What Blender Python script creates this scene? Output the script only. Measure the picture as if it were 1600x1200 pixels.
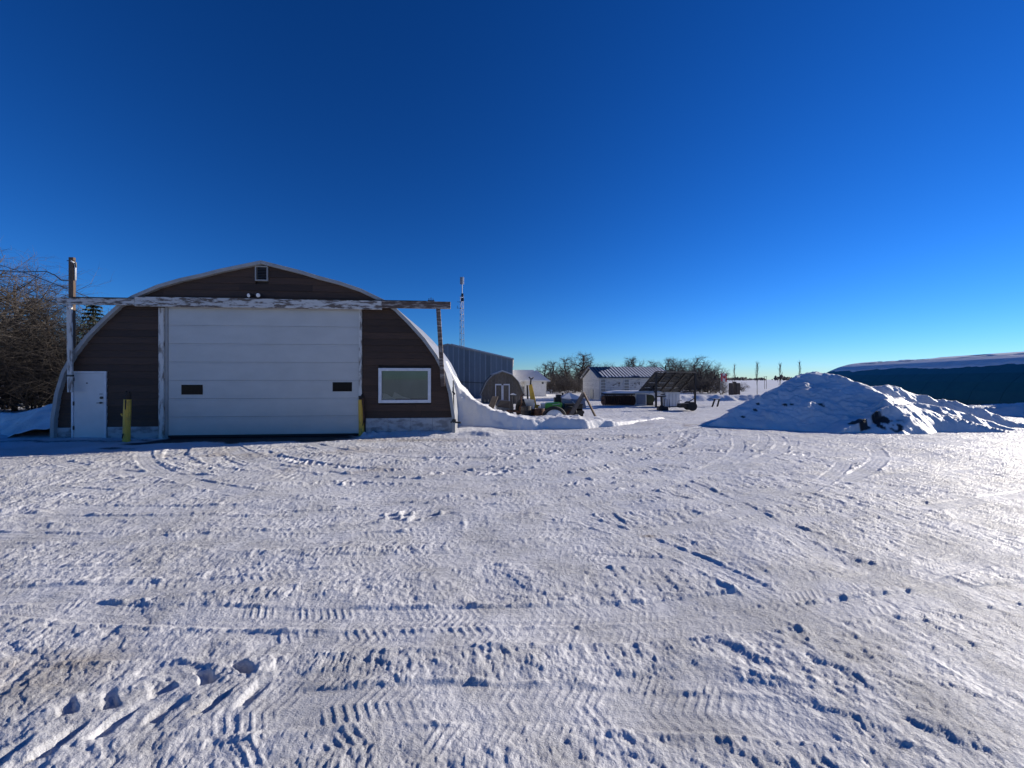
import bpy, math, random
import numpy as np
from mathutils import Vector, Matrix
R = math.radians
random.seed(7)
for o in list(bpy.data.objects):
    bpy.data.objects.remove(o)
S = bpy.context.scene
COL = S.collection

# ------------------------------------------------------------------ camera
cd = bpy.data.cameras.new('camera')
cam = bpy.data.objects.new('camera', cd)
COL.objects.link(cam)
cam.location = (0, 0, 1.65)
cam.rotation_euler = (R(90), 0, 0)
cd.sensor_width = 36
cd.lens = 36 * 603 / 1600
cd.shift_y = -7 / 1600
cd.clip_start = 0.05
cd.clip_end = 8000
S.camera = cam

# ------------------------------------------------------------------ sky, sun, exposure
SUN_AZ, SUN_EL = R(67.5), R(18.2)          # azimuth from +Y towards +X
w = bpy.data.worlds.new('World')
S.world = w
w.use_nodes = True
wn, wl = w.node_tree.nodes, w.node_tree.links
wn.clear()
sky = wn.new('ShaderNodeTexSky')
sky.sky_type = 'NISHITA'
sky.sun_disc = False
sky.sun_elevation = SUN_EL
sky.sun_rotation = SUN_AZ
sky.altitude = 500
sky.air_density = 1.0
sky.dust_density = 0.0
sky.ozone_density = 6.0
hs = wn.new('ShaderNodeHueSaturation')
hs.inputs['Saturation'].default_value = 1.15
def vmul(src, k):
    q = wn.new('ShaderNodeVectorMath'); q.operation = 'MULTIPLY'; q.inputs[1].default_value = k
    wl.new(src, q.inputs[0]); return q.outputs[0]
gm = wn.new('ShaderNodeGamma'); gm.inputs['Gamma'].default_value = 1.26     # deep polar blue overhead, pale at the horizon
bg = wn.new('ShaderNodeBackground')
bg.inputs['Strength'].default_value = 0.073
wo = wn.new('ShaderNodeOutputWorld')
wl.new(sky.outputs[0], hs.inputs['Color'])
wl.new(vmul(hs.outputs[0], (.054, .075, .101)), gm.inputs['Color'])
wl.new(vmul(gm.outputs[0], (22, 17.6, 14.8)), bg.inputs['Color'])
wl.new(bg.outputs[0], wo.inputs['Surface'])

sd = bpy.data.lights.new('sun', 'SUN')
sun = bpy.data.objects.new('sun', sd)
COL.objects.link(sun)
sd.energy = 5.0
sd.angle = R(0.5)
sd.color = (1.0, 0.92, 0.80)
sv = Vector((math.sin(SUN_AZ) * math.cos(SUN_EL), math.cos(SUN_AZ) * math.cos(SUN_EL), math.sin(SUN_EL)))
sun.rotation_euler = sv.to_track_quat('Z', 'Y').to_euler()
sun.location = (40, 20, 30)
S.view_settings.view_transform = 'Standard'
S.view_settings.look = 'None'
S.view_settings.gamma = 1
S.view_settings.use_curve_mapping = False
S.view_settings.exposure = 0.42

# ------------------------------------------------------------------ helpers
def px(u, v, Y):                            # photo pixel (1600x1200) at distance Y -> a point of the place
    return Vector(((u - 800) / 603 * Y, Y, 1.65 + (593 - v) / 603 * Y))
def gnd(u, v):
    return px(u, v, 1.65 * 603 / (v - 593))

class MB:
    def __init__(s): s.v = []; s.f = []; s.m = []; s.mi = 0
    def add(s, vs, fs):
        b = len(s.v); s.v += [tuple(p) for p in vs]
        s.f += [tuple(i + b for i in f) for f in fs]; s.m += [s.mi] * len(fs); return s
    def box(s, x0, x1, y0, y1, z0, z1):
        return s.add([(x0,y0,z0),(x1,y0,z0),(x1,y1,z0),(x0,y1,z0),(x0,y0,z1),(x1,y0,z1),(x1,y1,z1),(x0,y1,z1)],
                     [(0,3,2,1),(4,5,6,7),(0,1,5,4),(1,2,6,5),(2,3,7,6),(3,0,4,7)])
    def bar(s, p0, p1, a, b=None, up=(0,0,1)):
        b = b or a; p0 = Vector(p0); p1 = Vector(p1); d = (p1 - p0).normalized()
        u = Vector(up)
        if abs(d.dot(u)) > .97: u = Vector((0,1,0))
        sx = d.cross(u).normalized(); sy = sx.cross(d).normalized()
        q = [(-1,-1),(1,-1),(1,1),(-1,1)]
        vs = [p + sx*(i*a/2) + sy*(j*b/2) for p in (p0, p1) for i, j in q]
        return s.add(vs, [(0,3,2,1),(4,5,6,7),(0,1,5,4),(1,2,6,5),(2,3,7,6),(3,0,4,7)])
    def tube(s, pts, rs, n=8, cap=True):
        pts = [Vector(p) for p in pts]
        if not hasattr(rs, '__len__'): rs = [rs] * len(pts)
        vs = []
        for i, p in enumerate(pts):
            d = (pts[min(i+1, len(pts)-1)] - pts[max(i-1, 0)]).normalized()
            u = Vector((0,0,1)) if abs(d.z) < .9 else Vector((0,1,0))
            a = d.cross(u).normalized(); b = a.cross(d)
            for k in range(n):
                t = 2*math.pi*k/n
                vs.append(p + a*(math.cos(t)*rs[i]) + b*(math.sin(t)*rs[i]))
        fs = [(i*n+k, i*n+(k+1)%n, (i+1)*n+(k+1)%n, (i+1)*n+k) for i in range(len(pts)-1) for k in range(n)]
        if cap and n > 2: fs += [tuple(reversed(range(n))), tuple(range((len(pts)-1)*n, len(pts)*n))]
        return s.add(vs, fs)
    def prism(s, poly, y0, y1):             # polygon in x,z extruded along y
        n = len(poly)
        vs = [(x, y0, z) for x, z in poly] + [(x, y1, z) for x, z in poly]
        fs = [tuple(range(n)), tuple(reversed(range(n, 2*n)))] + [(i, n+i, n+(i+1)%n, (i+1)%n) for i in range(n)]
        return s.add(vs, fs)
    def torus(s, c, ax, R0, r, n=24, k=8, squash=1.0):
        c = Vector(c); ax = Vector(ax).normalized()
        u = ax.orthogonal().normalized(); w_ = ax.cross(u)
        vs = []
        for i in range(n):
            t = 2*math.pi*i/n; e = u*math.cos(t) + w_*math.sin(t)
            for j in range(k):
                q = 2*math.pi*j/k
                vs.append(c + e*(R0 + r*math.cos(q)) + ax*(r*squash*math.sin(q)))
        fs = [(i*k+j, ((i+1)%n)*k+j, ((i+1)%n)*k+(j+1)%k, i*k+(j+1)%k) for i in range(n) for j in range(k)]
        return s.add(vs, fs)
    def mesh(s, name, mats):
        me = bpy.data.meshes.new(name)
        me.from_pydata(s.v, [], s.f)
        for m in (mats if isinstance(mats, (list, tuple)) else [mats]): me.materials.append(m)
        if any(s.m): me.polygons.foreach_set('material_index', s.m)
        me.update(); return me
    def build(s, name, mats, parent=None, smooth=False, bevel=0):
        me = s.mesh(name, mats)
        if smooth: me.polygons.foreach_set('use_smooth', [True]*len(me.polygons))
        o = bpy.data.objects.new(name, me); COL.objects.link(o)
        if parent: o.parent = parent
        if bevel:
            b = o.modifiers.new('bevel', 'BEVEL'); b.width = bevel; b.segments = 2; b.limit_method = 'ANGLE'
        return o

def tag(o, label, cat, group=None, kind=None):
    if label: o['label'] = label
    if cat: o['category'] = cat
    if group: o['group'] = group
    if kind: o['kind'] = kind
    return o
def thing(name, label, cat, loc=(0,0,0), rz=0, group=None):
    o = bpy.data.objects.new(name, None); COL.objects.link(o)
    o.location = loc; o.rotation_euler = (0,0,rz); o.empty_display_size = .2
    return tag(o, label, cat, group)
def copy_thing(src, loc, rz=0, sc=(1,1,1), label=None, group=None):
    r = src.copy(); COL.objects.link(r); r.location = loc; r.rotation_euler = (0,0,rz); r.scale = sc
    if label: r['label'] = label
    if group: r['group'] = group
    for ch in src.children:
        c = ch.copy(); COL.objects.link(c); c.parent = r
        for g in ch.children:
            d = g.copy(); COL.objects.link(d); d.parent = c
    return r

# ---- materials
def mat(name, col, rough=.7, metal=0, col2=None, scale=6, stretch=(1,1,1), bump=0, bscale=40, rnd=0, spec=.5, thr=None, detail=6):
    m = bpy.data.materials.new(name); m.use_nodes = True
    n, l = m.node_tree.nodes, m.node_tree.links
    b = n['Principled BSDF']
    b.inputs['Roughness'].default_value = rough; b.inputs['Metallic'].default_value = metal
    b.inputs['Specular IOR Level'].default_value = spec
    tc = n.new('ShaderNodeTexCoord'); mp = n.new('ShaderNodeMapping'); mp.inputs['Scale'].default_value = stretch
    oi = n.new('ShaderNodeObjectInfo')
    l.new(tc.outputs['Object'], mp.inputs['Vector'])
    ofs = n.new('ShaderNodeVectorMath'); ofs.operation = 'ADD'
    mulr = n.new('ShaderNodeMath'); mulr.operation = 'MULTIPLY'; mulr.inputs[1].default_value = 37 if rnd else 0
    l.new(oi.outputs['Random'], mulr.inputs[0]); l.new(mp.outputs[0], ofs.inputs[0]); l.new(mulr.outputs[0], ofs.inputs[1])
    nz = n.new('ShaderNodeTexNoise'); nz.inputs['Scale'].default_value = scale; nz.inputs['Detail'].default_value = detail
    nz.inputs['Roughness'].default_value = .62
    l.new(ofs.outputs[0], nz.inputs['Vector'])
    rp = n.new('ShaderNodeValToRGB')
    lo, hi = thr or (.3, .7)
    rp.color_ramp.elements[0].position = lo; rp.color_ramp.elements[1].position = hi
    c2 = col2 or tuple(c*.8 for c in col)
    rp.color_ramp.elements[0].color = (*c2, 1); rp.color_ramp.elements[1].color = (*col, 1)
    l.new(nz.outputs['Fac'], rp.inputs[0])
    out = rp.outputs[0]
    if rnd:
        h = n.new('ShaderNodeHueSaturation'); mr = n.new('ShaderNodeMapRange')
        mr.inputs['To Min'].default_value = 1-rnd; mr.inputs['To Max'].default_value = 1+rnd
        l.new(oi.outputs['Random'], mr.inputs['Value']); l.new(mr.outputs[0], h.inputs['Value']); l.new(out, h.inputs['Color']); out = h.outputs[0]
    l.new(out, b.inputs['Base Color'])
    if bump:
        nb = n.new('ShaderNodeTexNoise'); nb.inputs['Scale'].default_value = bscale; nb.inputs['Detail'].default_value = 4
        l.new(ofs.outputs[0], nb.inputs['Vector'])
        bp = n.new('ShaderNodeBump'); bp.inputs['Strength'].default_value = bump; bp.inputs['Distance'].default_value = .02
        l.new(nb.outputs['Fac'], bp.inputs['Height']); l.new(bp.outputs[0], b.inputs['Normal'])
    return m

def snow_mat(name, dirt=False, bump=.5, bscale=(9, 45), base=(.74,.735,.735), rough=.55, spec=.17):
    m = bpy.data.materials.new(name); m.use_nodes = True
    n, l = m.node_tree.nodes, m.node_tree.links
    b = n['Principled BSDF']
    b.inputs['Roughness'].default_value = rough; b.inputs['Specular IOR Level'].default_value = spec
    tc = n.new('ShaderNodeTexCoord')
    def noise(sc, det, rg=.6, stretch=None):
        z = n.new('ShaderNodeTexNoise'); z.inputs['Scale'].default_value = sc; z.inputs['Detail'].default_value = det; z.inputs['Roughness'].default_value = rg
        if stretch:
            mp = n.new('ShaderNodeMapping'); mp.inputs['Scale'].default_value = stretch; mp.inputs['Rotation'].default_value = (0,0,R(20))
            l.new(tc.outputs['Object'], mp.inputs[0]); l.new(mp.outputs[0], z.inputs['Vector'])
        else: l.new(tc.outputs['Object'], z.inputs['Vector'])
        return z
    a = noise(.7, 5); rp = n.new('ShaderNodeValToRGB')
    rp.color_ramp.elements[0].color = (*[c*.88 for c in base], 1); rp.color_ramp.elements[1].color = (*base, 1)
    rp.color_ramp.elements[0].position = .35; rp.color_ramp.elements[1].position = .62
    l.new(a.outputs['Fac'], rp.inputs[0])
    out = rp.outputs[0]
    if dirt:
        at = n.new('ShaderNodeAttribute'); at.attribute_name = 'dirt'
        mx = n.new('ShaderNodeMix'); mx.data_type = 'RGBA'; mx.inputs['B'].default_value = (.30,.235,.17,1)
        l.new(at.outputs['Fac'], mx.inputs['Factor']); l.new(out, mx.inputs['A']); out = mx.outputs['Result']
        at2 = n.new('ShaderNodeAttribute'); at2.attribute_name = 'bare'
        mx2 = n.new('ShaderNodeMix'); mx2.data_type = 'RGBA'; mx2.inputs['B'].default_value = (.035,.033,.032,1)
        l.new(at2.outputs['Fac'], mx2.inputs['Factor']); l.new(out, mx2.inputs['A']); out = mx2.outputs['Result']
    l.new(out, b.inputs['Base Color'])
    n1 = noise(bscale[0], 6); n2 = noise(bscale[1], 5, .75, (.75, 1, 1))
    b1 = n.new('ShaderNodeBump'); b1.inputs['Strength'].default_value = bump; b1.inputs['Distance'].default_value = .035
    b2 = n.new('ShaderNodeBump'); b2.inputs['Strength'].default_value = min(1, bump*1.3); b2.inputs['Distance'].default_value = .03
    l.new(n1.outputs['Fac'], b1.inputs['Height']); l.new(n2.outputs['Fac'], b2.inputs['Height'])
    gz_ = noise(1.7, 3); mr_ = n.new('ShaderNodeMapRange'); mr_.inputs['From Min'].default_value = .38; mr_.inputs['From Max'].default_value = .62
    mr_.inputs['To Min'].default_value = .2; mr_.inputs['To Max'].default_value = 1.0
    l.new(gz_.outputs['Fac'], mr_.inputs['Value']); l.new(mr_.outputs[0], b2.inputs['Strength'])
    l.new(b1.outputs[0], b2.inputs['Normal']); l.new(b2.outputs[0], b.inputs['Normal'])
    return m

M = {}
M['yard'] = snow_mat('packed_snow', True, .75, (14, 55), base=(.675,.672,.682), spec=.15)
M['snow'] = snow_mat('soft_snow', True, .6, (3, 18))
M['rsnow'] = snow_mat('roof_snow', False, .3, (2, 9))
M['siding'] = mat('brown_siding', (.072,.038,.022), .75, col2=(.038,.021,.014), scale=5, stretch=(.6,1,9), rnd=.3, bump=.35, bscale=30)
M['backing'] = mat('dark_backing', (.03,.02,.016), .8)
M['peel'] = mat('peeling_white_paint', (.56,.55,.52), .7, col2=(.13,.10,.08), scale=7, stretch=(.5,1,2.2), thr=(.43,.52), bump=.6, bscale=25, detail=10, rnd=.1)
M['peel_v'] = mat('peeling_white_paint_upright', (.55,.54,.51), .7, col2=(.2,.17,.145), scale=6, stretch=(2.2,2.2,.5), thr=(.38,.5), bump=.5, bscale=25, detail=10, rnd=.08)
M['peel_brown'] = mat('mostly_bare_timber', (.42,.38,.34), .8, col2=(.10,.07,.055), scale=5, stretch=(.6,1,3), thr=(.48,.66), bump=.5, bscale=25, detail=9)
M['trim'] = mat('grey_trim', (.36,.36,.35), .55, col2=(.27,.27,.265), scale=3, bump=.15)
M['roof'] = mat('galvanised_roof', (.42,.43,.44), .45, .6, col2=(.33,.33,.34), scale=3)
M['door_panel'] = mat('white_door_steel', (.52,.52,.50), .42, col2=(.45,.45,.43), scale=1.2, stretch=(1,1,2), bump=.12, bscale=60)
M['door'] = mat('white_door', (.62,.62,.61), .45, col2=(.54,.54,.53), scale=2)
M['white'] = mat('white_vinyl', (.72,.72,.74), .4)
M['glassdark'] = mat('dark_glass', (.006,.006,.007), .12, spec=.12)
M['black'] = mat('black_steel', (.016,.016,.017), .55, col2=(.03,.022,.018), scale=9)
M['iron'] = mat('dark_hardware', (.05,.05,.055), .4, .7)
M['yellow'] = mat('yellow_paint', (.66,.40,.05), .6, col2=(.30,.2,.06), scale=7, thr=(.3,.48), bump=.3)
M['rot'] = mat('rotten_wood', (.05,.035,.025), .9, col2=(.02,.015,.012), scale=12, bump=.6)
M['plinth'] = mat('flaking_plinth', (.40,.41,.42), .8, col2=(.2,.2,.205), scale=3, stretch=(1,1,2), thr=(.4,.56), bump=.4)
M['pole'] = mat('weathered_pole', (.13,.09,.065), .85, col2=(.07,.05,.038), scale=6, stretch=(4,4,.6), bump=.5)
M['ribmetal'] = mat('slate_rib', (.23,.28,.33), .45, .1)
M['bluemetal'] = mat('slate_metal_cladding', (.145,.19,.235), .5, .1, col2=(.12,.16,.20), scale=2, stretch=(3,3,.5), rnd=.16)
M['shedwood'] = mat('grey_shed_siding', (.17,.145,.115), .85, col2=(.09,.075,.06), scale=6, stretch=(4,4,1), bump=.4, rnd=.12)
M['paintwhite'] = mat('white_wall', (.70,.69,.66), .6, col2=(.6,.59,.56), scale=2)
M['granary'] = mat('worn_white_boards', (.62,.60,.55), .75, col2=(.33,.31,.28), scale=3, stretch=(1,1,6), thr=(.3,.5), rnd=.08)
M['granaryroof'] = mat('dark_ribbed_roof', (.06,.07,.09), .4, .5)
M['bark'] = mat('bark', (.06,.046,.036), .9, col2=(.035,.027,.022), scale=14, bump=.4)
M['twig'] = mat('brown_twigs', (.046,.037,.030), .85, col2=(.029,.024,.020), scale=3)
M['twiggrey'] = mat('grey_twigs', (.10,.083,.072), .85, col2=(.06,.05,.043), scale=3)
M['needle'] = mat('spruce_needles', (.022,.04,.024), .7, col2=(.012,.022,.014), scale=4)
M['rust'] = mat('rusty_steel', (.13,.055,.03), .75, .2, col2=(.05,.028,.02), scale=10, bump=.3)
M['grey'] = mat('grey_steel', (.22,.24,.26), .45, .5)
M['galv'] = mat('galvanised_steel', (.5,.52,.54), .4, .6)
M['teal'] = mat('teal_steel', (.018,.10,.09), .45, .1, col2=(.014,.08,.072), scale=2)
M['green'] = mat('green_paint', (.05,.30,.035), .35)
M['olive'] = mat('olive_tank', (.05,.055,.02), .5)
M['rubber'] = mat('tyre_rubber', (.018,.018,.019), .8)
M['boardgrey'] = mat('grey_plank', (.13,.11,.095), .85, col2=(.08,.065,.055), scale=6, stretch=(1,1,1), bump=.4)
M['brownblock'] = mat('brown_block', (.12,.095,.08), .85, col2=(.08,.065,.055), scale=4)
M['red'] = mat('flag_red', (.62,.03,.03), .7)
M['tarp'] = mat('blue_grey_tarp_and_shade', (.17,.2,.26), .6, bump=.4, bscale=8)
M['cable'] = mat('black_cable', (.02,.02,.02), .6)
M['ceramic'] = mat('white_ceramic', (.8,.8,.78), .25)
M['sheet'] = mat('grey_green_blind', (.44,.47,.42), .8, col2=(.30,.33,.29), scale=1.5, stretch=(1,1,.4))
def glass():
    m = bpy.data.materials.new('window_glass'); m.use_nodes = True
    n, l = m.node_tree.nodes, m.node_tree.links; n.remove(n['Principled BSDF'])
    t = n.new('ShaderNodeBsdfTransparent'); t.inputs[0].default_value = (.8,.84,.82,1)
    g = n.new('ShaderNodeBsdfGlossy'); g.inputs['Roughness'].default_value = .03
    f = n.new('ShaderNodeFresnel'); f.inputs[0].default_value = 1.6
    x = n.new('ShaderNodeMixShader')
    l.new(f.outputs[0], x.inputs[0]); l.new(t.outputs[0], x.inputs[1]); l.new(g.outputs[0], x.inputs[2])
    l.new(x.outputs[0], n['Material Output'].inputs[0]); return m
M['glass'] = glass()
def see_mesh():
    m = bpy.data.materials.new('dark_wire_mesh'); m.use_nodes = True
    n, l = m.node_tree.nodes, m.node_tree.links; b = n['Principled BSDF']
    b.inputs['Base Color'].default_value = (.03,.03,.032,1); b.inputs['Alpha'].default_value = .8; b.inputs['Roughness'].default_value = .8
    return m
M['mesh'] = see_mesh()

# ------------------------------------------------------------------ noise for terrain
_rng = np.random.RandomState(3)
_T = _rng.rand(512, 512).astype(np.float32)
def vn(x, y):
    ix = np.floor(x).astype(np.int64); iy = np.floor(y).astype(np.int64)
    fx = (x - ix).astype(np.float32); fy = (y - iy).astype(np.float32)
    fx = fx*fx*fx*(fx*(fx*6-15)+10); fy = fy*fy*fy*(fy*(fy*6-15)+10)
    a, b = ix & 511, (ix+1) & 511; c, d = iy & 511, (iy+1) & 511
    t0 = _T[a, c]*(1-fx) + _T[b, c]*fx; t1 = _T[a, d]*(1-fx) + _T[b, d]*fx
    return (t0*(1-fy) + t1*fy) - .5                       # -.5 .. .5
def fbm(x, y, s, o=4, g=.55):
    r = 0; amp = 1
    for k in range(o):
        ca, sa = math.cos(k*1.1+.4), math.sin(k*1.1+.4)
        r = r + amp*vn((x*ca - y*sa)/s + 17.3*k, (x*sa + y*ca)/s + 9.1*k); s *= .5; amp *= g
    return r
def sst(a, b, x):
    t = np.clip((x-a)/(b-a), 0, 1); return t*t*(3-2*t)

# ---- wheel tracks: arcs of circles through three points of the yard
def arc(p, q, r):
    (ax, ay), (bx, by), (cx, cy) = p, q, r
    d = 2*(ax*(by-cy)+bx*(cy-ay)+cx*(ay-by))
    if abs(d) < 1e-3: by += .01; d = 2*(ax*(by-cy)+bx*(cy-ay)+cx*(ay-by))
    ux = ((ax*ax+ay*ay)*(by-cy)+(bx*bx+by*by)*(cy-ay)+(cx*cx+cy*cy)*(ay-by))/d
    uy = ((ax*ax+ay*ay)*(cx-bx)+(bx*bx+by*by)*(ax-cx)+(cx*cx+cy*cy)*(bx-ax))/d
    rad = math.hypot(ax-ux, ay-uy)
    am = math.atan2(by-uy, bx-ux)
    def rel(x, y): return (math.atan2(y-uy, x-ux)-am+math.pi) % (2*math.pi) - math.pi
    return ux, uy, rad, am, rel(ax, ay), rel(cx, cy)
TR = []   # (arc, half width, depth, lug height, pitch, style, cover)
def G(u, v): q = gnd(u, v); return (q.x, q.y)
def track(a, b, c, width, depth, lug, pitch, style='chev', cover=.0):
    TR.append((arc(G(*a), G(*b), G(*c)), width/2, depth, lug, pitch, style, cover))
# close tyre bands across the foreground
track((240,1192),(669,1109),(1040,1050), .36, .008, .009, .052, 'chev', -.12)
track((500,1180),(875,1112),(1250,1040), .30, .006, .007, .05, 'chev', -.05)
track((720,1120),(1100,1048),(1560,960), .34, .005, .007, .052, 'chev', .03)
track((0,900),(320,892),(700,880), .24, .012, .010, .07, 'rib', -.1)
track((190,1031),(390,1079),(600,1116), .14, .010, .010, .06, 'rib', -.1)
track((60,1006),(200,1004),(330,1045), .12, .012, .008, .06, 'rib', 0)
track((500,902),(624,914),(905,945), .32, .022, .020, .12, 'lug', -.12)
track((540,812),(700,806),(915,828), .40, .028, .028, .17, 'lug', -.15)
track((742,795),(745,830),(748,868), .26, .016, .016, .09, 'rib', -.2)
track((960,810),(970,830),(985,850), .2, .018, .012, .08, 'rib', -.2)
track((0,850),(330,835),(560,880), .3, .010, .010, .08, 'chev', .05)
track((20,980),(400,930),(800,960), .3, .010, .010, .08, 'chev', .05)
track((300,1000),(700,985),(1250,940), .34, .014, .012, .09, 'chev', .05)
track((600,955),(1000,948),(1380,985), .30, .016, .012, .09, 'lug', -.05)
track((1000,870),(1300,880),(1599,925), .30, .012, .010, .09, 'lug', .05)
track((900,1000),(1300,905),(1599,860), .30, .008, .010, .08, 'chev', .1)
track((1000,1198),(1250,1110),(1599,1040), .34, .008, .009, .07, 'chev', .05)
track((850,760),(1200,745),(1599,790), .34, .014, .012, .12, 'lug', .05)
track((830,715),(1150,745),(1599,850), .34, .012, .012, .12, 'chev', .1)
# sweeps from the big door to the way out between the heaps
track((285,700),(420,745),(900,705), .42, .020, .022, .16, 'chev', -.3)
track((400,705),(560,735),(1060,690), .42, .022, .024, .17, 'chev', -.3)
track((440,695),(640,718),(1080,676), .42, .018, .022, .16, 'lug', -.3)
track((330,712),(520,757),(1000,740), .42, .014, .020, .15, 'chev', -.3)
track((700,700),(900,690),(1110,668), .42, .020, .022, .18, 'lug', -.3)
track((760,712),(960,704),(1300,712), .42, .018, .022, .18, 'lug', -.3)
track((0,735),(300,715),(560,700), .40, .012, .016, .14, 'chev', -.3)
track((0,775),(260,742),(520,770), .40, .012, .014, .14, 'chev', -.3)
track((0,820),(400,770),(820,790), .36, .012, .014, .12, 'chev', -.3)
track((100,790),(500,850),(1000,775), .36, .010, .012, .12, 'chev', -.3)
track((845,736),(930,790),(1000,850), .22, .010, .012, .1, 'rib', 0)
track((640,690),(700,720),(720,790), .22, .008, .010, .1, 'rib', .05)
rt = random.Random(11)
for k in range(40):                          # older, half worn tracks
    v0 = 593 + 995/rt.uniform(2.0, 11.0)
    a = (rt.uniform(-100, 500), v0 + rt.uniform(-30, 60)); c = (rt.uniform(1000, 1750), v0 + rt.uniform(-60, 30))
    b = (rt.uniform(600, 950), (a[1]+c[1])/2 + rt.uniform(-.12, .16)*(v0-593))
    a, b, c = [(p[0], max(p[1], 668)) for p in (a, b, c)]
    track(a, b, c, rt.choice((.24,.3,.36,.42)), rt.uniform(.003,.010), rt.uniform(.004,.008), rt.uniform(.04,.07)*(1+max(0,(900-v0)/220)), rt.choice(('chev','rib','lug','chev')), rt.uniform(.04,.2))

for a, b, c, wd in (((0,960),(700,900),(1599,960),1.3),((0,1100),(700,1010),(1599,1040),.9),((900,760),(1250,900),(1700,1180),1.4),((800,700),(1200,790),(1800,960),1.8),((700,690),(1200,720),(1900,800),2.0),
        ((0,860),(600,840),(1100,760),1.4),((0,770),(500,790),(1050,720),1.6),((300,1190),(900,1090),(1599,930),.8),((700,850),(1100,990),(1500,1190),1.1),((1000,700),(1350,800),(1700,1000),1.2),((0,720),(400,730),(1060,680),1.6),((100,1198),(500,1130),(1000,1110),.7),((1000,1190),(1300,1080),(1700,1000),.8)):
    track(a, b, c, wd, 0, .0045, .09, 'scrape', -.05)
for a, b, c, wd, pit in (((0,1010),(800,955),(1599,1010),.24,.055),((0,800),(600,790),(1100,690),.3,.08),((300,705),(560,760),(1300,700),.3,.1),((0,905),(700,900),(1599,830),.24,.06),
        ((0,1120),(700,1130),(1599,1010),.24,.05),((430,700),(700,735),(1150,672),.32,.11),((0,745),(500,765),(1000,700),.3,.1),((900,690),(1250,790),(1700,1020),.26,.07),((800,760),(1200,860),(1700,1100),.26,.06),((0,860),(500,845),(1250,690),.26,.07)):
    (ux, uy, rad, am, a0, a1) = arc(G(*a), G(*b), G(*c))
    for o_ in (-.8, .8):                        # the two wheels of one vehicle
        if rad+o_ > .5: TR.append(((ux, uy, rad+o_, am, a0-.1, a1+.1), wd/2, .007, .0045, pit, 'lane', 0))
TH = R(4.7)
QX, QY = -7.21, 11.18
def to_local(x, y):
    dx, dy = x-QX, y-QY
    return dx*math.cos(TH)+dy*math.sin(TH), -dx*math.sin(TH)+dy*math.cos(TH)

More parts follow.
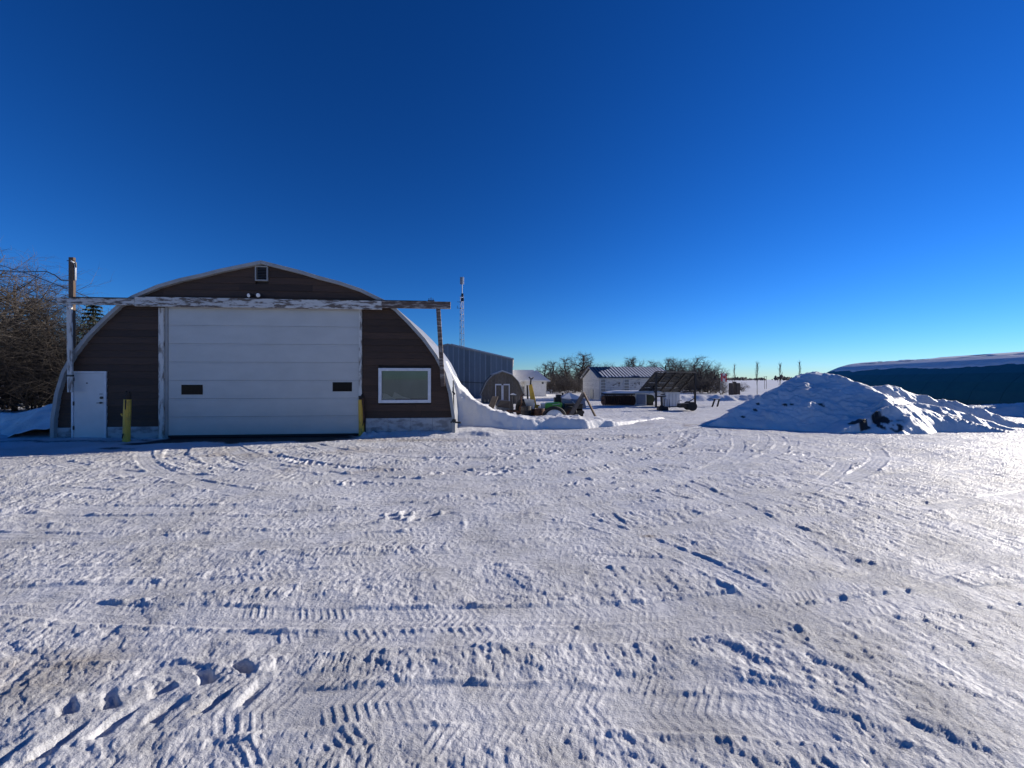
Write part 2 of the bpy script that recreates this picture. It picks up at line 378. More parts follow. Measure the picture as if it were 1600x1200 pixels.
def yard_height(x, y):
    near = np.clip(1 - (y-26)/20, 0, 1)
    # frozen crust: low broken ledges, drawn out roughly across the yard
    wxx = x + .25*fbm(x+4, y+4, .6, 2); wyy = y + .12*fbm(x-4, y, .5, 2)
    l1 = fbm(wxx*.42+3, wyy+.16*wxx, .30, 4, .6); l2 = fbm(wxx*.5-9, wyy+.3*wxx+5, .13, 3, .6)
    lm = sst(-.25, .2, fbm(x+60, y+20, 2.1, 3))
    ledge = (.002+.004*lm)*sst(.02, .07, l1) + (.0015+.0035*lm)*sst(.02, .08, l2)
    swell = .055*fbm(x, y, 3.2, 3) + .018*fbm(x+40, y*1.5, .9, 3)
    h = ledge + 0
    # wind and blade scraped grain, running away to the right
    ca, sa = math.cos(R(-24)), math.sin(R(-24))
    gx, gy = x*ca - y*sa, x*sa + y*ca
    gm = sst(-.1, .25, fbm(x+9, y-5, 2.6, 3))
    h += (.3+.9*gm)*.004*fbm(gx*.33, gy, .16, 4, .65)
    # fine sharp ribs left across the wheel lanes, running away from the viewer
    wp = .05*fbm(x+2, y+9, .45, 3)
    p_, q_ = x*.975 + y*.22 + wp, -x*.22 + y*.975
    s1 = fbm(p_, q_*.3, .050, 3, .6); s2 = fbm(p_+31, q_*.26, .11, 3, .6); s3 = fbm(p_*1.02-7, q_*.35+5, .028, 2, .6)
    m1 = sst(-.22, .22, fbm(x-70, y*1.2, 1.5, 4)); m2 = sst(-.2, .25, fbm(x+12, y-44, .8, 3))
    gr = np.clip(y/3.5, .75, 1.9)
    h += gr*((.0014+.0032*m1)*sst(-.05, .2, s1) + (.0006+.0026*m1*m2)*sst(0, .16, s2) + (.0012+.0026*m2)*sst(-.06, .2, s3))
    # lumpy broken crust in patches
    cr = fbm(x-20, y+31, 1.9, 3)
    pm = sst(.03, .3, cr)
    n2 = fbm(x+3, y+8, .26, 4, .6)
    h += pm*.009*np.clip(n2, -.02, 1) + .0055*fbm(x, y, .08, 4, .85)
    n3 = vn(x/.085+5, y/.085+2)
    h += .007*np.clip(n3-.2, 0, 1)*sst(-.2, .15, cr)
    n4 = vn(x/.033+15, y/.04+2)
    h += .008*np.clip(n4-.12, 0, 1)*(fbm(x+2, y, 1.1, 2) > -.12)
    for (ux, uy, rad, am, a0, a1), hw, dep, lug, pit, sty, cov in TR:
        dep, lug = dep*(.9 if pit > .135 else .6), lug*(1.05 if pit > .135 else .5)
        r = np.hypot(x-ux, y-uy); d = r-rad
        k = np.nonzero(np.abs(d) < hw*1.6)[0]
        if not len(k): continue
        an = (np.arctan2(y[k]-uy, x[k]-ux)-am+math.pi) % (2*math.pi) - math.pi
        s = an*rad; lo, hi = sorted((a0*rad, a1*rad))
        ok = (s > lo) & (s < hi); k = k[ok]; s = s[ok]
        if not len(k): continue
        t = d[k]/hw; at = np.abs(t); xs, ys = x[k], y[k]
        wob = fbm(xs, ys, .3, 3, .65)
        on = sst(cov-.16, cov+.14, fbm(xs+71*hw+lo, ys-13, 1.3, 3)) * sst(0, .5, np.minimum(s-lo, hi-s))
        ins = 1-sst(.82, 1.02, at+.12*wob)
        if sty == 'lane':
            on3 = sst(-.34, -.02, fbm(xs+13*hw+lo, ys+rad % 7, 1.6, 3)) * sst(0, .5, np.minimum(s-lo, hi-s))
            rim = np.exp(-((at-1.12)/.14)**2)
            tr = sst(.1, .8, np.sin(2*math.pi*(s + .6*at*hw)/pit + 1.6*wob))*np.clip(.6+2*fbm(xs, ys+5, .2, 3), 0, 1.3)
            rib = np.cos(t*hw*2*math.pi/.07)
            h[k] = h[k]*(1-.72*on3*ins) + on3*(ins*(-.006 + .0032*tr + .0012*rib) + rim*.007*np.clip(.6+2.5*fbm(xs-3, ys, .13, 3), 0, 2))
            continue
        if sty == 'scrape':
            on2 = sst(cov-.1, cov+.2, fbm(xs+71*hw+lo, ys-13, 1.1, 3))
            ln = fbm(d[k], s*.10 + 40*hw, .11, 4, .62)
            h[k] += on2*ins*lug*(1.1*ln + .5*sst(.03, .09, ln) - .3*sst(.08, .14, -ln))
            continue
        rim = np.exp(-((at-1.15)/.16)**2)
        if sty == 'chev': ph = (s + .75*at*hw)/pit
        elif sty == 'lug': ph = (s + .55*t*hw)/pit
        else: ph = (s + .2*t*hw)/pit
        pat = np.sin(2*math.pi*ph + 2.2*wob)
        if sty == 'lug': pat = np.where(at < .15, -.6, np.sin(2*math.pi*ph + math.pi*(t > 0) + 1.2*wob))
        if sty == 'rib': pat = .7*pat + .6*np.cos(t*hw*2*math.pi/.055)
        pat = sst(.0, .9, pat)*np.clip(.6+2.2*fbm(xs+3, ys+hw*50, .14, 3), 0, 1.4)
        h[k] = h[k]*(1-.55*on*ins) + on*(ins*(-dep + lug*pat) + rim*dep*(.55+1.2*wob))
    # deep fresh lugs of a big tractor tyre at the lower left
    A, B = np.array(G(40, 1150)), np.array(G(412, 1062)); L = np.hypot(*(B-A)); e = (B-A)/L
    s = (x-A[0])*e[0]+(y-A[1])*e[1]; d = -(x-A[0])*e[1]+(y-A[1])*e[0] + .10*(s/L-.5)**2
    k = np.nonzero((s > -.1) & (s < L+.2) & (np.abs(d) < .42))[0]
    t = d[k]/.20; sk = s[k]; wb = fbm(x[k], y[k], .25, 3)
    en = sst(-.1, .1, sk)*(1-sst(L-.05, L+.12, sk))
    side = t > 0
    ph = (sk + np.where(side, .55, -.0)*.19 + .42*np.abs(t)*.27)/.19
    tt = np.abs(t) + .3*wb
    pat = sst(.0, .8, np.sin(2*math.pi*ph + 2.2*wb))*sst(.12, .3, tt)*(1-sst(.72, .95, tt))*np.clip(.55+1.8*fbm(x[k], y[k], .4, 2), .1, 1.2)
    h[k] += en*(.016*np.exp(-(t/.95)**4) - np.where(side, .040, .024)*pat + .012*fbm(x[k], y[k], .11, 3))
    # small ledge and scoops seen on the right
    for (u0, v0, u1, v1, dp, wd) in ((1290,876,1405,888,.045,.10),(1173,957,1080,945,.03,.14),(1330,945,1240,938,.025,.14),(552,816,690,818,.02,.1),(1222,955,1330,960,.02,.12)):
        p, q = np.array(G(u0, v0)), np.array(G(u1, v1)); Lg = np.hypot(*(q-p)); e = (q-p)/Lg
        s = (x-p[0])*e[0]+(y-p[1])*e[1]; d = -(x-p[0])*e[1]+(y-p[1])*e[0]
        h -= .4*dp*np.exp(-(d/wd)**2)*sst(-.1, .15, s)*(1-sst(Lg-.15, Lg+.1, s))
    h = (h + swell)*near
    # next to the shed
    lx, ly = to_local(x, y)
    ap = sst(-2.9, -2.6, lx)*(1-sst(2.6, 2.95, lx))*sst(-1.1, -.5, ly + .5*fbm(x, y, .8, 3))
    h = h*(1-.8*ap) - .02*ap
    rs = sst(2.75, 3.1, lx)*(1-sst(6.3, 7.2, lx))*sst(-.55, -.05, ly+.25*fbm(x, y, .5, 3))
    h += rs*(.09+.05*fbm(x, y, .6, 3))
    bx, by = to_local(*np.array([-3.9, 11.2]))
    h += .10*np.exp(-(((lx-3.15)/.25)**2+((ly+.35)/.16)**2))*(1+2*fbm(x, y, .15, 2)) + .07*np.exp(-(((lx-2.55)/.14)**2+((ly+.3)/.12)**2))
    return h

def yard_dirt(x, y):
    d = np.zeros_like(x)
    for u, v, rx, ry, a in ((75,1042,.36,.20,.5),(1105,666,2.2,.55,.5),(1180,672,1.6,.3,.35),(620,688,2.0,.35,.4),(330,712,2.4,.4,.35),(480,705,2.5,.5,.35),(960,684,3,.5,.25),(1012,836,.07,.04,.9),(560,735,2.5,.3,.25)):
        cx, cy = G(u, v)
        d = np.maximum(d, a*np.exp(-(((x-cx)/rx)**2+((y-cy)/ry)**2)))
    d *= np.clip(.55+2.4*fbm(x+5, y, .5, 5, .65), 0, 1.4)
    d += .08*sst(.16, .5, fbm(x*.6-30, y+12, 1.4, 5))*np.clip((y-2)/6, .2, 1)
    return np.clip(d, 0, .85)
def yard_bare_dark(x, y):
    lx, ly = to_local(x, y)
    n = fbm(x*.55, y, .7, 4)
    b = sst(-2.95, -2.6, lx+.4*n)*(1-sst(2.5, 3.0, lx))*sst(-1.15, -.75, ly+.9*n+.12*(lx-2.6)*-.6)
    b2 = sst(-8.5, -5.5, lx)*(1-sst(-2.9, -2.4, lx))*np.exp(-((ly+.62+.5*n+.05*(lx+4))/.10)**2)  # narrow dark band along the ground left of the overhead door
    return np.clip(np.maximum(b, .8*b2)*(1-sst(.3, .8, ly)), 0, 1)

def grid_mesh(name, X, Y, Z, material, attrs=None, keep=None, parent=None):
    nr, nc = X.shape
    idx = np.arange(nr*nc).reshape(nr, nc)
    q = np.stack([idx[:-1,:-1], idx[:-1,1:], idx[1:,1:], idx[1:,:-1]], -1).reshape(-1, 4)
    if keep is not None:
        kf = keep.ravel(); q = q[kf[q].any(1)]
        used = np.unique(q); remap = -np.ones(nr*nc, np.int64); remap[used] = np.arange(len(used)); q = remap[q]
    else: used = np.arange(nr*nc)
    co = np.stack([X.ravel(), Y.ravel(), Z.ravel()], -1)[used].astype(np.float32)
    me = bpy.data.meshes.new(name)
    me.vertices.add(len(co)); me.vertices.foreach_set('co', co.ravel())
    me.loops.add(q.size); me.loops.foreach_set('vertex_index', q.ravel().astype(np.int32))
    me.polygons.add(len(q)); me.polygons.foreach_set('loop_start', np.arange(0, q.size, 4, dtype=np.int32))
    me.polygons.foreach_set('use_smooth', np.ones(len(q), bool))
    for an, av in (attrs or {}).items():
        at = me.attributes.new(an, 'FLOAT', 'POINT'); at.data.foreach_set('value', av.ravel()[used].astype(np.float32))
    me.materials.append(material); me.update(calc_edges=True); me.validate()
    o = bpy.data.objects.new(name, me); COL.objects.link(o)
    if parent: o.parent = parent
    return o

# ------------------------------------------------------------------ ground
rows = [.5, .65, .8, .95]
yv = 1.05
while yv < 26: rows.append(yv); yv *= 1.0046
while yv < 4500: rows.append(yv); yv *= 1.0046 + min(.1, .004*(yv-26))
rows = np.array(rows); cols = np.linspace(-1.6, 1.6, 1340)
GY = np.repeat(rows[:, None], len(cols), 1); GX = GY*cols[None, :]
fx, fy = GX.ravel(), GY.ravel()
GZ = yard_height(fx, fy)
GD = yard_dirt(fx, fy); GD[fy > 40] *= .3
GB = yard_bare_dark(fx, fy)
yard = grid_mesh('snowy_yard', GX, GY, GZ.reshape(GX.shape), M['yard'], {'dirt': GD, 'bare': GB})
tag(yard, 'packed snowy yard criss-crossed by tyre tracks', None, kind='structure')
o = MB().add([(-5000,-5000,-.16),(5000,-5000,-.16),(5000,5000,-.16),(-5000,5000,-.16)], [(0,1,2,3)]).build('snow_field', M['yard'])
tag(o, 'flat snow covered field around the yard', None, kind='structure')

def ridge_height(x, y, ridges):
    H = np.full_like(x, -9.0)
    for pts, fs, bs in ridges:
        for (x0,y0,z0), (x1,y1,z1) in zip(pts[:-1], pts[1:]):
            dx, dy = x1-x0, y1-y0; L2 = dx*dx+dy*dy
            t = np.clip(((x-x0)*dx+(y-y0)*dy)/L2, 0, 1)
            ex, ey = x-(x0+t*dx), y-(y0+t*dy); d = np.hypot(ex, ey)
            front = (dx*ey-dy*ex) < 0
            sl = np.where(front, fs, bs)
            dd = np.sqrt(d*d+.0025)-.05
            H = np.maximum(H, z0+t*(z1-z0) - sl*dd)
    return H
def heap(name, x0, x1, y0, y1, st, ridges, amp, label, cat, kind=None, dirtf=None, soft=.0, mat_=None, warp=.18):
    xs = np.arange(x0, x1, st); ys = np.arange(y0, y1, st)
    X, Y = np.meshgrid(xs, ys); x, y = X.ravel(), Y.ravel()
    wx = x + warp*fbm(x, y, .9, 3); wy = y + warp*fbm(x+50, y, .9, 3)
    h = ridges(wx, wy) if callable(ridges) else ridge_height(wx, wy, ridges)
    m = np.clip((h+.1)/.5, 0, 1)
    h = h + m*(amp*fbm(x, y, 1.1, 5, .6) + amp*.9*np.clip(fbm(x+11, y+4, .35, 3)-.12, 0, 1))
    h = h + m*(.05*np.clip(vn(x/.17+4, y/.14)-.2, 0, 1) + .055*np.clip(fbm(x-7, y, .14, 3, .7)-.1, 0, 1) + .03*fbm(x+1, y, .2, 3, .6))
    D = dirtf(x, y, h) if dirtf else np.zeros_like(h)
    o = grid_mesh(name, X, Y, h.reshape(X.shape), mat_ or M['snow'], {'dirt': D*0, 'bare': D}, keep=(h > -.12).reshape(X.shape))
    return tag(o, label, cat, kind=kind)

PILE_R = [
    ([(12.3,14.0,1.30),(13.6,15,1.36),(14.6,15,1.42),(15,14.8,1.24),(16.1,14.3,.85),(16.7,13.8,.55),(17.4,13.4,.2),(18.3,13,0)], .95, .5),
    ([(12.4,12.6,.80),(13.3,12.9,.78),(14.1,12.5,.46),(14.6,12.2,.22),(15.3,11.8,-.05)], 1.0, .3),
    ([(12.5,13.0,1.0),(13.6,13.5,.95),(15.2,13,.5),(16.2,12.4,.1)], 1.0, .4)]
def pile_height(x, y):
    h1 = .545*((x-6.95)*.396 + (y-13.6)*.918)                     # cut face towards the yard, in shade
    h2 = .68*((x-6.85)*.80 - (y-13.65)*.60)                       # back
    xr = np.interp(y, [11.5,11.7,12.3,13.3,14.2,15.8,18], [11.95,12.0,12.25,12.6,12.55,12.3,12.2])
    zr = np.interp(y, [11.5,11.7,12.0,12.3,13.3,14.2,15.8,18], [-.1,.05,.45,.75,1.2,1.65,2.15,2.2])
    h3 = zr - .55*(x-xr)                                          # sunlit flank on the right
    h = np.minimum(np.minimum(h1, h2), h3)
    h = np.where(h > 1.65, 1.65+.38*(1-np.exp(-(np.maximum(h, 1.65)-1.65)/.30)), h)
    return np.maximum(h, ridge_height(x, y, PILE_R))
def pile_point(u, v):                                             # where the view through that spot meets the pile
    for Y in np.arange(10.8, 18, .04):
        p = px(u, v, Y)
        if pile_height(np.array([p.x]), np.array([Y]))[0] >= p.z: return p
    return px(u, v, 12)
def pile_dirt(x, y, h):
    d = np.zeros_like(x)
    for u, v, rx, rz, a in ((1283,634,.20,.10,1.1),(1262,637,.09,.06,.9),(1384,664,.42,.16,1.1),(1345,671,.35,.07,.9),(1402,668,.2,.10,.9),(1185,632,.06,.05,1),(1180,641,.07,.05,.9),(1160,652,.09,.04,.8),(1226,634,.07,.05,.8),(1237,634,.07,.05,.7),(1131,656,.08,.03,.7)):
        p = pile_point(u, v)
        d = np.maximum(d, a*np.exp(-(((x-p.x)/rx)**2+((y-p.y)/(rz*1.9))**2)))
    return sst(.3, .6, d*(1+2.2*fbm(x, y, .3, 4)))
heap('snow_pile', 6, 19.5, 10.6, 20, .042, pile_height,
    .11, 'large ploughed snow pile with dirty cut face at the right side of the yard', 'snow pile', dirtf=pile_dirt)
heap('snow_pile', 11.2, 15.5, 18.6, 23, .06, [([(11.6,20.3,.1),(12.4,20.4,.42),(13.4,20.5,.5),(14.6,20.6,.5),(15.4,20.7,.2)], .8, .5)], .08,
     'small low snow mound behind the left end of the large snow pile', 'snow pile')
def bank_height(x, y):
    top = np.interp(x + np.clip(y-13.6, 0, 9)*.11, [-2.35,-1.87,-1.34,-.69,.1,1,1.9,2.7,3.2,3.7,5,5.6,6.3,7,7.6], [2.3,1.40,.95,.58,.36,.28,.30,.25,.24,.15,.10,.05,.10,.0,-.2])
    top = top - .55*np.clip(y-16.2, 0, 9)
    top = top - .22*np.clip(y-14.4-np.clip(x-3, 0, 9)*.75, 0, 9)*sst(-2.2, -.8, x)
    yf = 12.9 + .22*sst(.5, 1.3, x) + .35*sst(2.5, 3.3, x) + 2.6*np.clip(x-3.5, 0, 9)**1.1*.33
    yf = yf + .10*fbm(x, 0*x+3, .9, 3) + .05*fbm(x, y*3, .25, 2)
    f = 2.3*(y-yf)
    m = np.clip(.5+.5*(f-top)/.10, 0, 1)
    return f + (top-f)*m - .05*m*(1-m)
heap('snow_bank', -3.0, 8, 12.3, 24, .035, bank_height, .10, 'snow bank drifted against the right side of the arched shed and along the parked junk', 'snow bank', warp=.05)
heap('snow_bank', -24, -12.4, 10.8, 22, .06, [
    ([(-24,14.5,.42),(-17,13.2,.50),(-15.7,12.9,.66),(-14.6,12.6,.95),(-12.6,12.6,1.25)], .7, .3),
    ([(-12.6,12.6,1.2),(-13.6,22,1.1)], .5, .5)],
    .06, 'smooth shaded snow bank against the left side of the arched shed', 'snow bank')
heap('snow_ridge', 10.5, 30, 27, 32.5, .12, [([(11,29.6,.3),(15,30,.42),(20,30.3,.45),(26,30.5,.35),(30,30.6,.3)], .7, .35)], .08,
     'long low snow ridge in blue shade below the bare trees', 'snow bank')
heap('snow_bank', 18, 40, 15, 26, .1, [([(21.5,19,.32),(24.5,18,.55),(30,17.5,.75),(36,17,.9)], .5, .12)], .1,
     'smooth snow bank lying in front of the teal arched building', 'snow bank')

# ------------------------------------------------------------------ arched shed
Q = thing('arched_shed', 'arched brown timber shed with white overhead door and pale roof trim', 'shed', (QX, QY, 0), TH)
PR = [(0,5.07),(1.13,4.8),(1.6,4.66),(2.2,4.51),(2.8,4.31),(3.45,4.0),(3.81,3.75),(4.2,3.36),(4.64,2.87),(5.0,2.36),(5.25,1.86),(5.42,1.25),(5.52,.55),(5.53,-.1)]
def hx(z, off=0):
    z = max(-.1, min(5.06, z))
    for (xa, za), (xb, zb) in zip(PR[:-1], PR[1:]):
        if zb <= z <= za: return xa+(xb-xa)*(za-z)/(za-zb)-off
def offs(pr, d):                            # profile moved inwards by d
    out = []
    for i, (x, z) in enumerate(pr):
        a = pr[max(i-1, 0)]; b = pr[min(i+1, len(pr)-1)]
        tx, tz = b[0]-a[0], b[1]-a[1]; L = math.hypot(tx, tz)
        nx, nz = tz/L, -tx/L
        if i == 0: nx, nz = 0, -1.03
        out.append((x+nx*d, z+nz*d))
    return out
PI_ = offs(PR, .10)
# roof shell: ribs of a corrugated skin, 19 m deep
for sgn in (-1, 1):
    b = MB(); inner = offs(PR, .06)
    b.prism([(sgn*x, z-.004) for x, z in PR] + [(sgn*x, z) for x, z in reversed(inner)], .03, 5.2)
    b.build('roof', M['roof'], Q)
    b = MB(); b.prism([(sgn*x, z) for x, z in PR] + [(sgn*x, z) for x, z in reversed(PI_)], -.12, .026)
    b.build('arch_trim', M['trim'], Q, bevel=.008)
b = MB(); b.prism([(-x, z) for x, z in reversed(offs(PR, .07))] + [(x, z) for x, z in offs(PR, .07)[1:]], .05, .1)
b.build('gable_wall', M['backing'], Q)
b = MB(); b.prism([(-x, z) for x, z in reversed(offs(PR, .07))] + [(x, z) for x, z in offs(PR, .07)[1:]], 5.1, 5.15)
b.build('rear_wall', M['siding'], Q)
DOOR = (-2.79, 2.80, -1, 3.72); PDOOR = (-5.06, -4.16, -1, 1.885); WIN = (3.27, 4.80, .955, 1.99); VENT = (-.205, .155, 4.49, 4.94)
rb = random.Random(5)
def board(xa0, xa1, xb0, xb1, z0, z1):
    b = MB(); y = rb.uniform(-.003, .003)
    yb, yt = -.022+y, -.008+y
    vs = [(xa0,yb,z0),(xa1,yb,z0),(xb1,yt,z1),(xb0,yt,z1),(xa0,.045,z0),(xa1,.045,z0),(xb1,.045,z1),(xb0,.045,z1)]
    b.add(vs, [(0,1,2,3),(7,6,5,4),(0,4,5,1),(1,5,6,2),(2,6,7,3),(3,7,4,0)])
    b.build('siding_board', M['siding'], Q)
zz = .32
while zz < 4.93:
    z0, z1 = zz, min(zz+.192, 4.95); zz += .195
    e0, e1 = hx(z0, .075), hx(z1, .075)
    cuts = []
    for (a, c, zl, zh) in (DOOR, PDOOR, WIN, VENT):
        if z1 > zl+.03 and z0 < zh-.03: cuts.append((a, c))
    if z0 < .5: cuts.append((2.8, 9))
    iv = [(-9, 9)]
    for a, c in cuts:
        iv = [q for (l, r_) in iv for q in ((l, min(r_, a)), (max(l, c), r_)) if q[1]-q[0] > .02]
    for l, r_ in iv:
        js = [l]; 
        ll, rr = max(l, -e0), min(r_, e0)
        if rr-ll > 2.6: js += sorted(rb.uniform(ll+.5, rr-.5) for _ in range(1 if rr-ll < 4 else 2))
        js.append(r_)
        for a, c in zip(js[:-1], js[1:]):
            a0, a1 = max(a+.002, -e0), max(a+.002, -e1); c0, c1 = min(c-.002, e0), min(c-.002, e1)
            if c0-a0 > .05 and c1-a1 > .0: board(a0, c0, a1, c1, z0, z1)
for xa, xc, z1 in ((-5.5, -5.08, .31), (-4.14, -2.8, .32), (2.9, 5.49, .505)):
    n = 1 if xc-xa < 1 else (2 if xc-xa < 2 else 4)
    for k in range(n):
        b = MB(); b.box(xa+(xc-xa)*k/n+.002, xa+(xc-xa)*(k+1)/n-.002, -.035-.004*(k % 2), .045, -.12, z1); b.build('foundation_panel', M['plinth'], Q, bevel=.006)
# overhead door
OD = MB().box(-2.56, 2.70, .06, .08, -.05, 3.75).build('overhead_door', M['door_panel'], Q)
NP = 7; PH = (3.72-.06)/NP
for k in range(NP):
    z0 = .06+PH*k; b = MB(); zt = z0+PH
    pr = [(.055, z0+.001), (-.004, z0+.002), (-.008, z0+.007), (-.008, zt-.05), (-.0035, zt-.044), (-.008, zt-.038), (-.008, zt-.007), (-.004, zt-.002), (.055, zt-.001)]
    vs = [(x, y, z) for x in (-2.56, 2.70) for y, z in pr]; n = len(pr)
    b.add(vs, [(i+1, i, n+i, n+i+1) for i in range(n-1)] + [tuple(range(n)), tuple(reversed(range(n, 2*n)))])
    b.build('door_panel', M['door_panel'], OD)
for xa, xc, za, zc in ((-2.21,-1.64,1.22,1.50),(1.95,2.5,1.30,1.57)):
    b = MB(); b.box(xa, xc, -.016, -.0095, za, zc); f = b.build('window', M['glassdark'], OD)
b = MB(); b.box(-2.56, 2.70, -.012, .05, .0, .055); b.build('bottom_seal', M['rubber'], OD)
# door posts with peeling paint
b = MB(); b.box(-2.78, -2.645, -.07, .046, -.05, 3.68); b.build('door_jamb', M['peel_v'], Q, bevel=.006)
b = MB(); b.box(-2.64, -2.565, -.03, .046, -.05, 3.72); b.build('door_jamb', M['trim'], Q, bevel=.004)
b = MB(); b.box(2.705, 2.79, -.05, .046, -.05, 3.72); b.build('door_jamb', M['peel_v'], Q, bevel=.006)
b = MB(); b.box(-2.64, 2.70, -.04, .046, 3.725, 3.80); b.build('door_header', M['trim'], Q)
# person door
PD = MB().box(-5.0, -4.215, -.035, .03, .0, 1.83).build('person_door', M['door'], Q, bevel=.006)
b = MB(); b.box(-5.055, -5.005, -.05, .048, -.05, 1.88); b.box(-4.21, -4.165, -.05, .048, -.05, 1.88); b.box(-5.0049, -4.2101, -.05, .048, 1.835, 1.88)
b.build('door_frame', M['white'], PD)
for z in (.25, .93, 1.6):
    MB().box(-5.012, -4.985, -.055, -.036, z, z+.11).build('hinge', M['iron'], PD)
b = MB(); b.tube([(-4.66,-.045,1.55),(-4.66,-.034,1.55)], .018, 10); b.build('peephole', M['iron'], PD)
b = MB(); b.tube([(-4.28,-.06,1.14),(-4.28,-.034,1.14)], .038, 12); b.build('deadbolt', M['iron'], PD)
b = MB(); b.tube([(-4.28,-.08,1.0),(-4.28,-.034,1.0)], [.03,.02], 10); b.bar((-4.28,-.085,1.0),(-4.37,-.085,.995),.018); b.build('handle', M['iron'], PD)
MB().box(-4.34, -4.26, -.042, -.036, 1.235, 1.255).build('latch_plate', M['grey'], PD)
# window
WF = MB()
WF.box(3.27, 3.36, -.06, .046, .955, 1.99); WF.box(4.71, 4.80, -.06, .046, .955, 1.99); WF.box(3.3601, 4.7099, -.06, .046, 1.905, 1.99); WF.box(3.3601, 4.7099, -.06, .046, .955, 1.045)
WN = WF.build('window', M['white'], Q, bevel=.006)
MB().box(3.361, 4.709, -.012, -.006, 1.046, 1.904).build('pane', M['glass'], WN)
MB().box(3.362, 4.708, .036, .044, 1.047, 1.903).build('blind', M['sheet'], WN)
b = MB(); b.add([(3.37,.0,1.05),(4.2,.0,1.05),(3.37,.0,1.24),(3.5,.008,1.22),(3.66,.0,1.12),(3.72,.01,1.28),(3.95,.0,1.15),(4.25,.0,1.06),(3.6,.03,1.05)], [(0,4,3,2),(0,8,4),(8,6,5,4),(8,1,7,6)])
b.build('plastic_sheet', M['paintwhite'], WN)
MB().box(3.75, 4.70, .0, .03, 1.047, 1.075).build('sill', M['black'], WN)
# louvre vent
VT = MB(); VT.box(-.20,-.17,-.05,.04,4.5,4.93); VT.box(.12,.15,-.05,.04,4.5,4.93); VT.box(-.1699,.1199,-.05,.04,4.9,4.93); VT.box(-.1699,.1199,-.05,.04,4.5,4.53)
V = VT.build('louvre_vent', M['trim'], Q)
for k in range(8):
    z = 4.535+.0455*k; MB().add([(-.168,-.045,z),(.118,-.045,z),(.118,.02,z+.034),(-.168,.02,z+.034),(-.168,-.04,z+.006),(.118,-.04,z+.006),(.118,.025,z+.04),(-.168,.025,z+.04)], [(0,1,2,3),(7,6,5,4),(0,4,5,1),(2,6,7,3),(0,3,7,4),(1,5,6,2)]).build('slat', M['grey'], V)
FL = MB().box(-.17,-.10,-.06,-.02,4.0,4.07).build('floodlight', M['iron'], Q)
for x, z, dx in ((-.245,4.065,-.03),(-.035,4.075,.01)):
    b = MB(); b.tube([(x*.6-.05,-.05,z-.03),(x,-.12,z)], .012, 6); b.tube([(x-dx,-.08,z),(x,-.14,z-.012),(x+dx,-.21,z-.03)], [.03,.05,.062], 14); b.build('lamp_head', M['black'], FL, smooth=False)
    b = MB(); b.tube([(x+dx,-.211,z-.03),(x+dx*1.05,-.222,z-.033)], [.058,.045], 14); b.build('lens', M['ceramic'], FL)
# timber frame across the front
T = thing('beam_gantry', 'peeling white timber beam on posts across the front of the arched shed', 'beam', (QX, QY, 0), TH)
b = MB()
for k, (xa, xc, z0, z1) in enumerate(((-5.27,-3.3,3.715,3.895),(-3.295,.4,3.69,3.955),(.405,3.4,3.69,3.95))):
    b = MB(); b.box(xa, xc, -.205, -.125, z0, z1); b.build('beam', M['peel'], T, bevel=.01)
b = MB(); b.box(3.405, 5.39, -.205, -.125, 3.745, 3.955); b.build('beam', M['peel_brown'], T, bevel=.01)
b = MB(); b.box(-4.9, -3.35, -.21, -.12, 3.897, 3.918); b.build('cap_strip', M['rot'], T)
b = MB(); b.box(-.9, .38, -.21, -.12, 3.957, 3.975); b.build('cap_strip', M['rot'], T)
b = MB(); b.box(.42, 4.7, -.21, -.12, 3.958, 3.968); b.build('cap_strip', M['rot'], T)
b = MB(); b.bar((-4.96,-.185,3.714),(-4.94,-.185,1.30),.05,.125,up=(1,0,0)); b.build('post', M['peel_v'], T, bevel=.01)
b = MB(); b.bar((-4.945,-.185,1.78),(-4.945,-.185,1.73),.06,.14,up=(1,0,0)); b.build('strap', M['iron'], T)
b = MB(); b.bar((5.03,-.17,3.744),(5.17,-.17,1.45),.06,.125,up=(1,0,0)); b.build('post', M['peel_brown'], T, bevel=.008)
b = MB(); b.box(4.72,4.92,-.19,-.14,3.956,3.99); b.box(4.75,4.77,-.18,-.16,3.99,4.05); b.box(4.81,4.83,-.18,-.16,3.99,4.07); b.box(4.87,4.89,-.18,-.16,3.99,4.04); b.build('bracket', M['black'], T)
# service pole and wires
P = thing('service_pole', 'square weathered wooden service pole behind left end of white beam', 'utility pole', (QX-5.02*math.cos(TH), QY-5.02*math.sin(TH)-.02, 0), TH)
b = MB(); b.box(-.035,.09,-.10,-.03,2.52,5.03); b.build('post', M['pole'], P, bevel=.008)
b = MB(); b.tube([(.115,-.07,4.4),(.115,-.07,4.80),(.10,-.09,4.88),(.05,-.12,4.92)], .018, 8); b.build('conduit', M['ceramic'], P, smooth=True)
b = MB(); b.tube([(.10,-.08,4.86),(.14,-.09,4.88),(.15,-.08,4.75)], [.02,.026,.016], 8); b.build('weatherhead', M['iron'], P)
b = MB(); b.tube([(-.08,-.09,4.93),(.13,-.09,4.93)], .01, 6); b.build('bolt', M['iron'], P)
b = MB(); b.tube([(.07,-.20,3.64),(.12,-.20,3.64),(.16,-.20,3.64)], [.022,.036,.022], 10); b.build('insulator', M['ceramic'], P)
def cable(pts, r, label):
    o = MB().tube(pts, r, 5).build('service_cable', M['cable'], smooth=True)
    return tag(o, label, 'cable', 'cables strung to the service pole')
cable([px(-60,418,13.5),px(30,425,12.6),px(72,424,11.6),px(86,430,11.0),px(96,438,10.8),px(107,438.5,10.72)], .014, 'topmost sagging cable that droops before reaching the service pole')
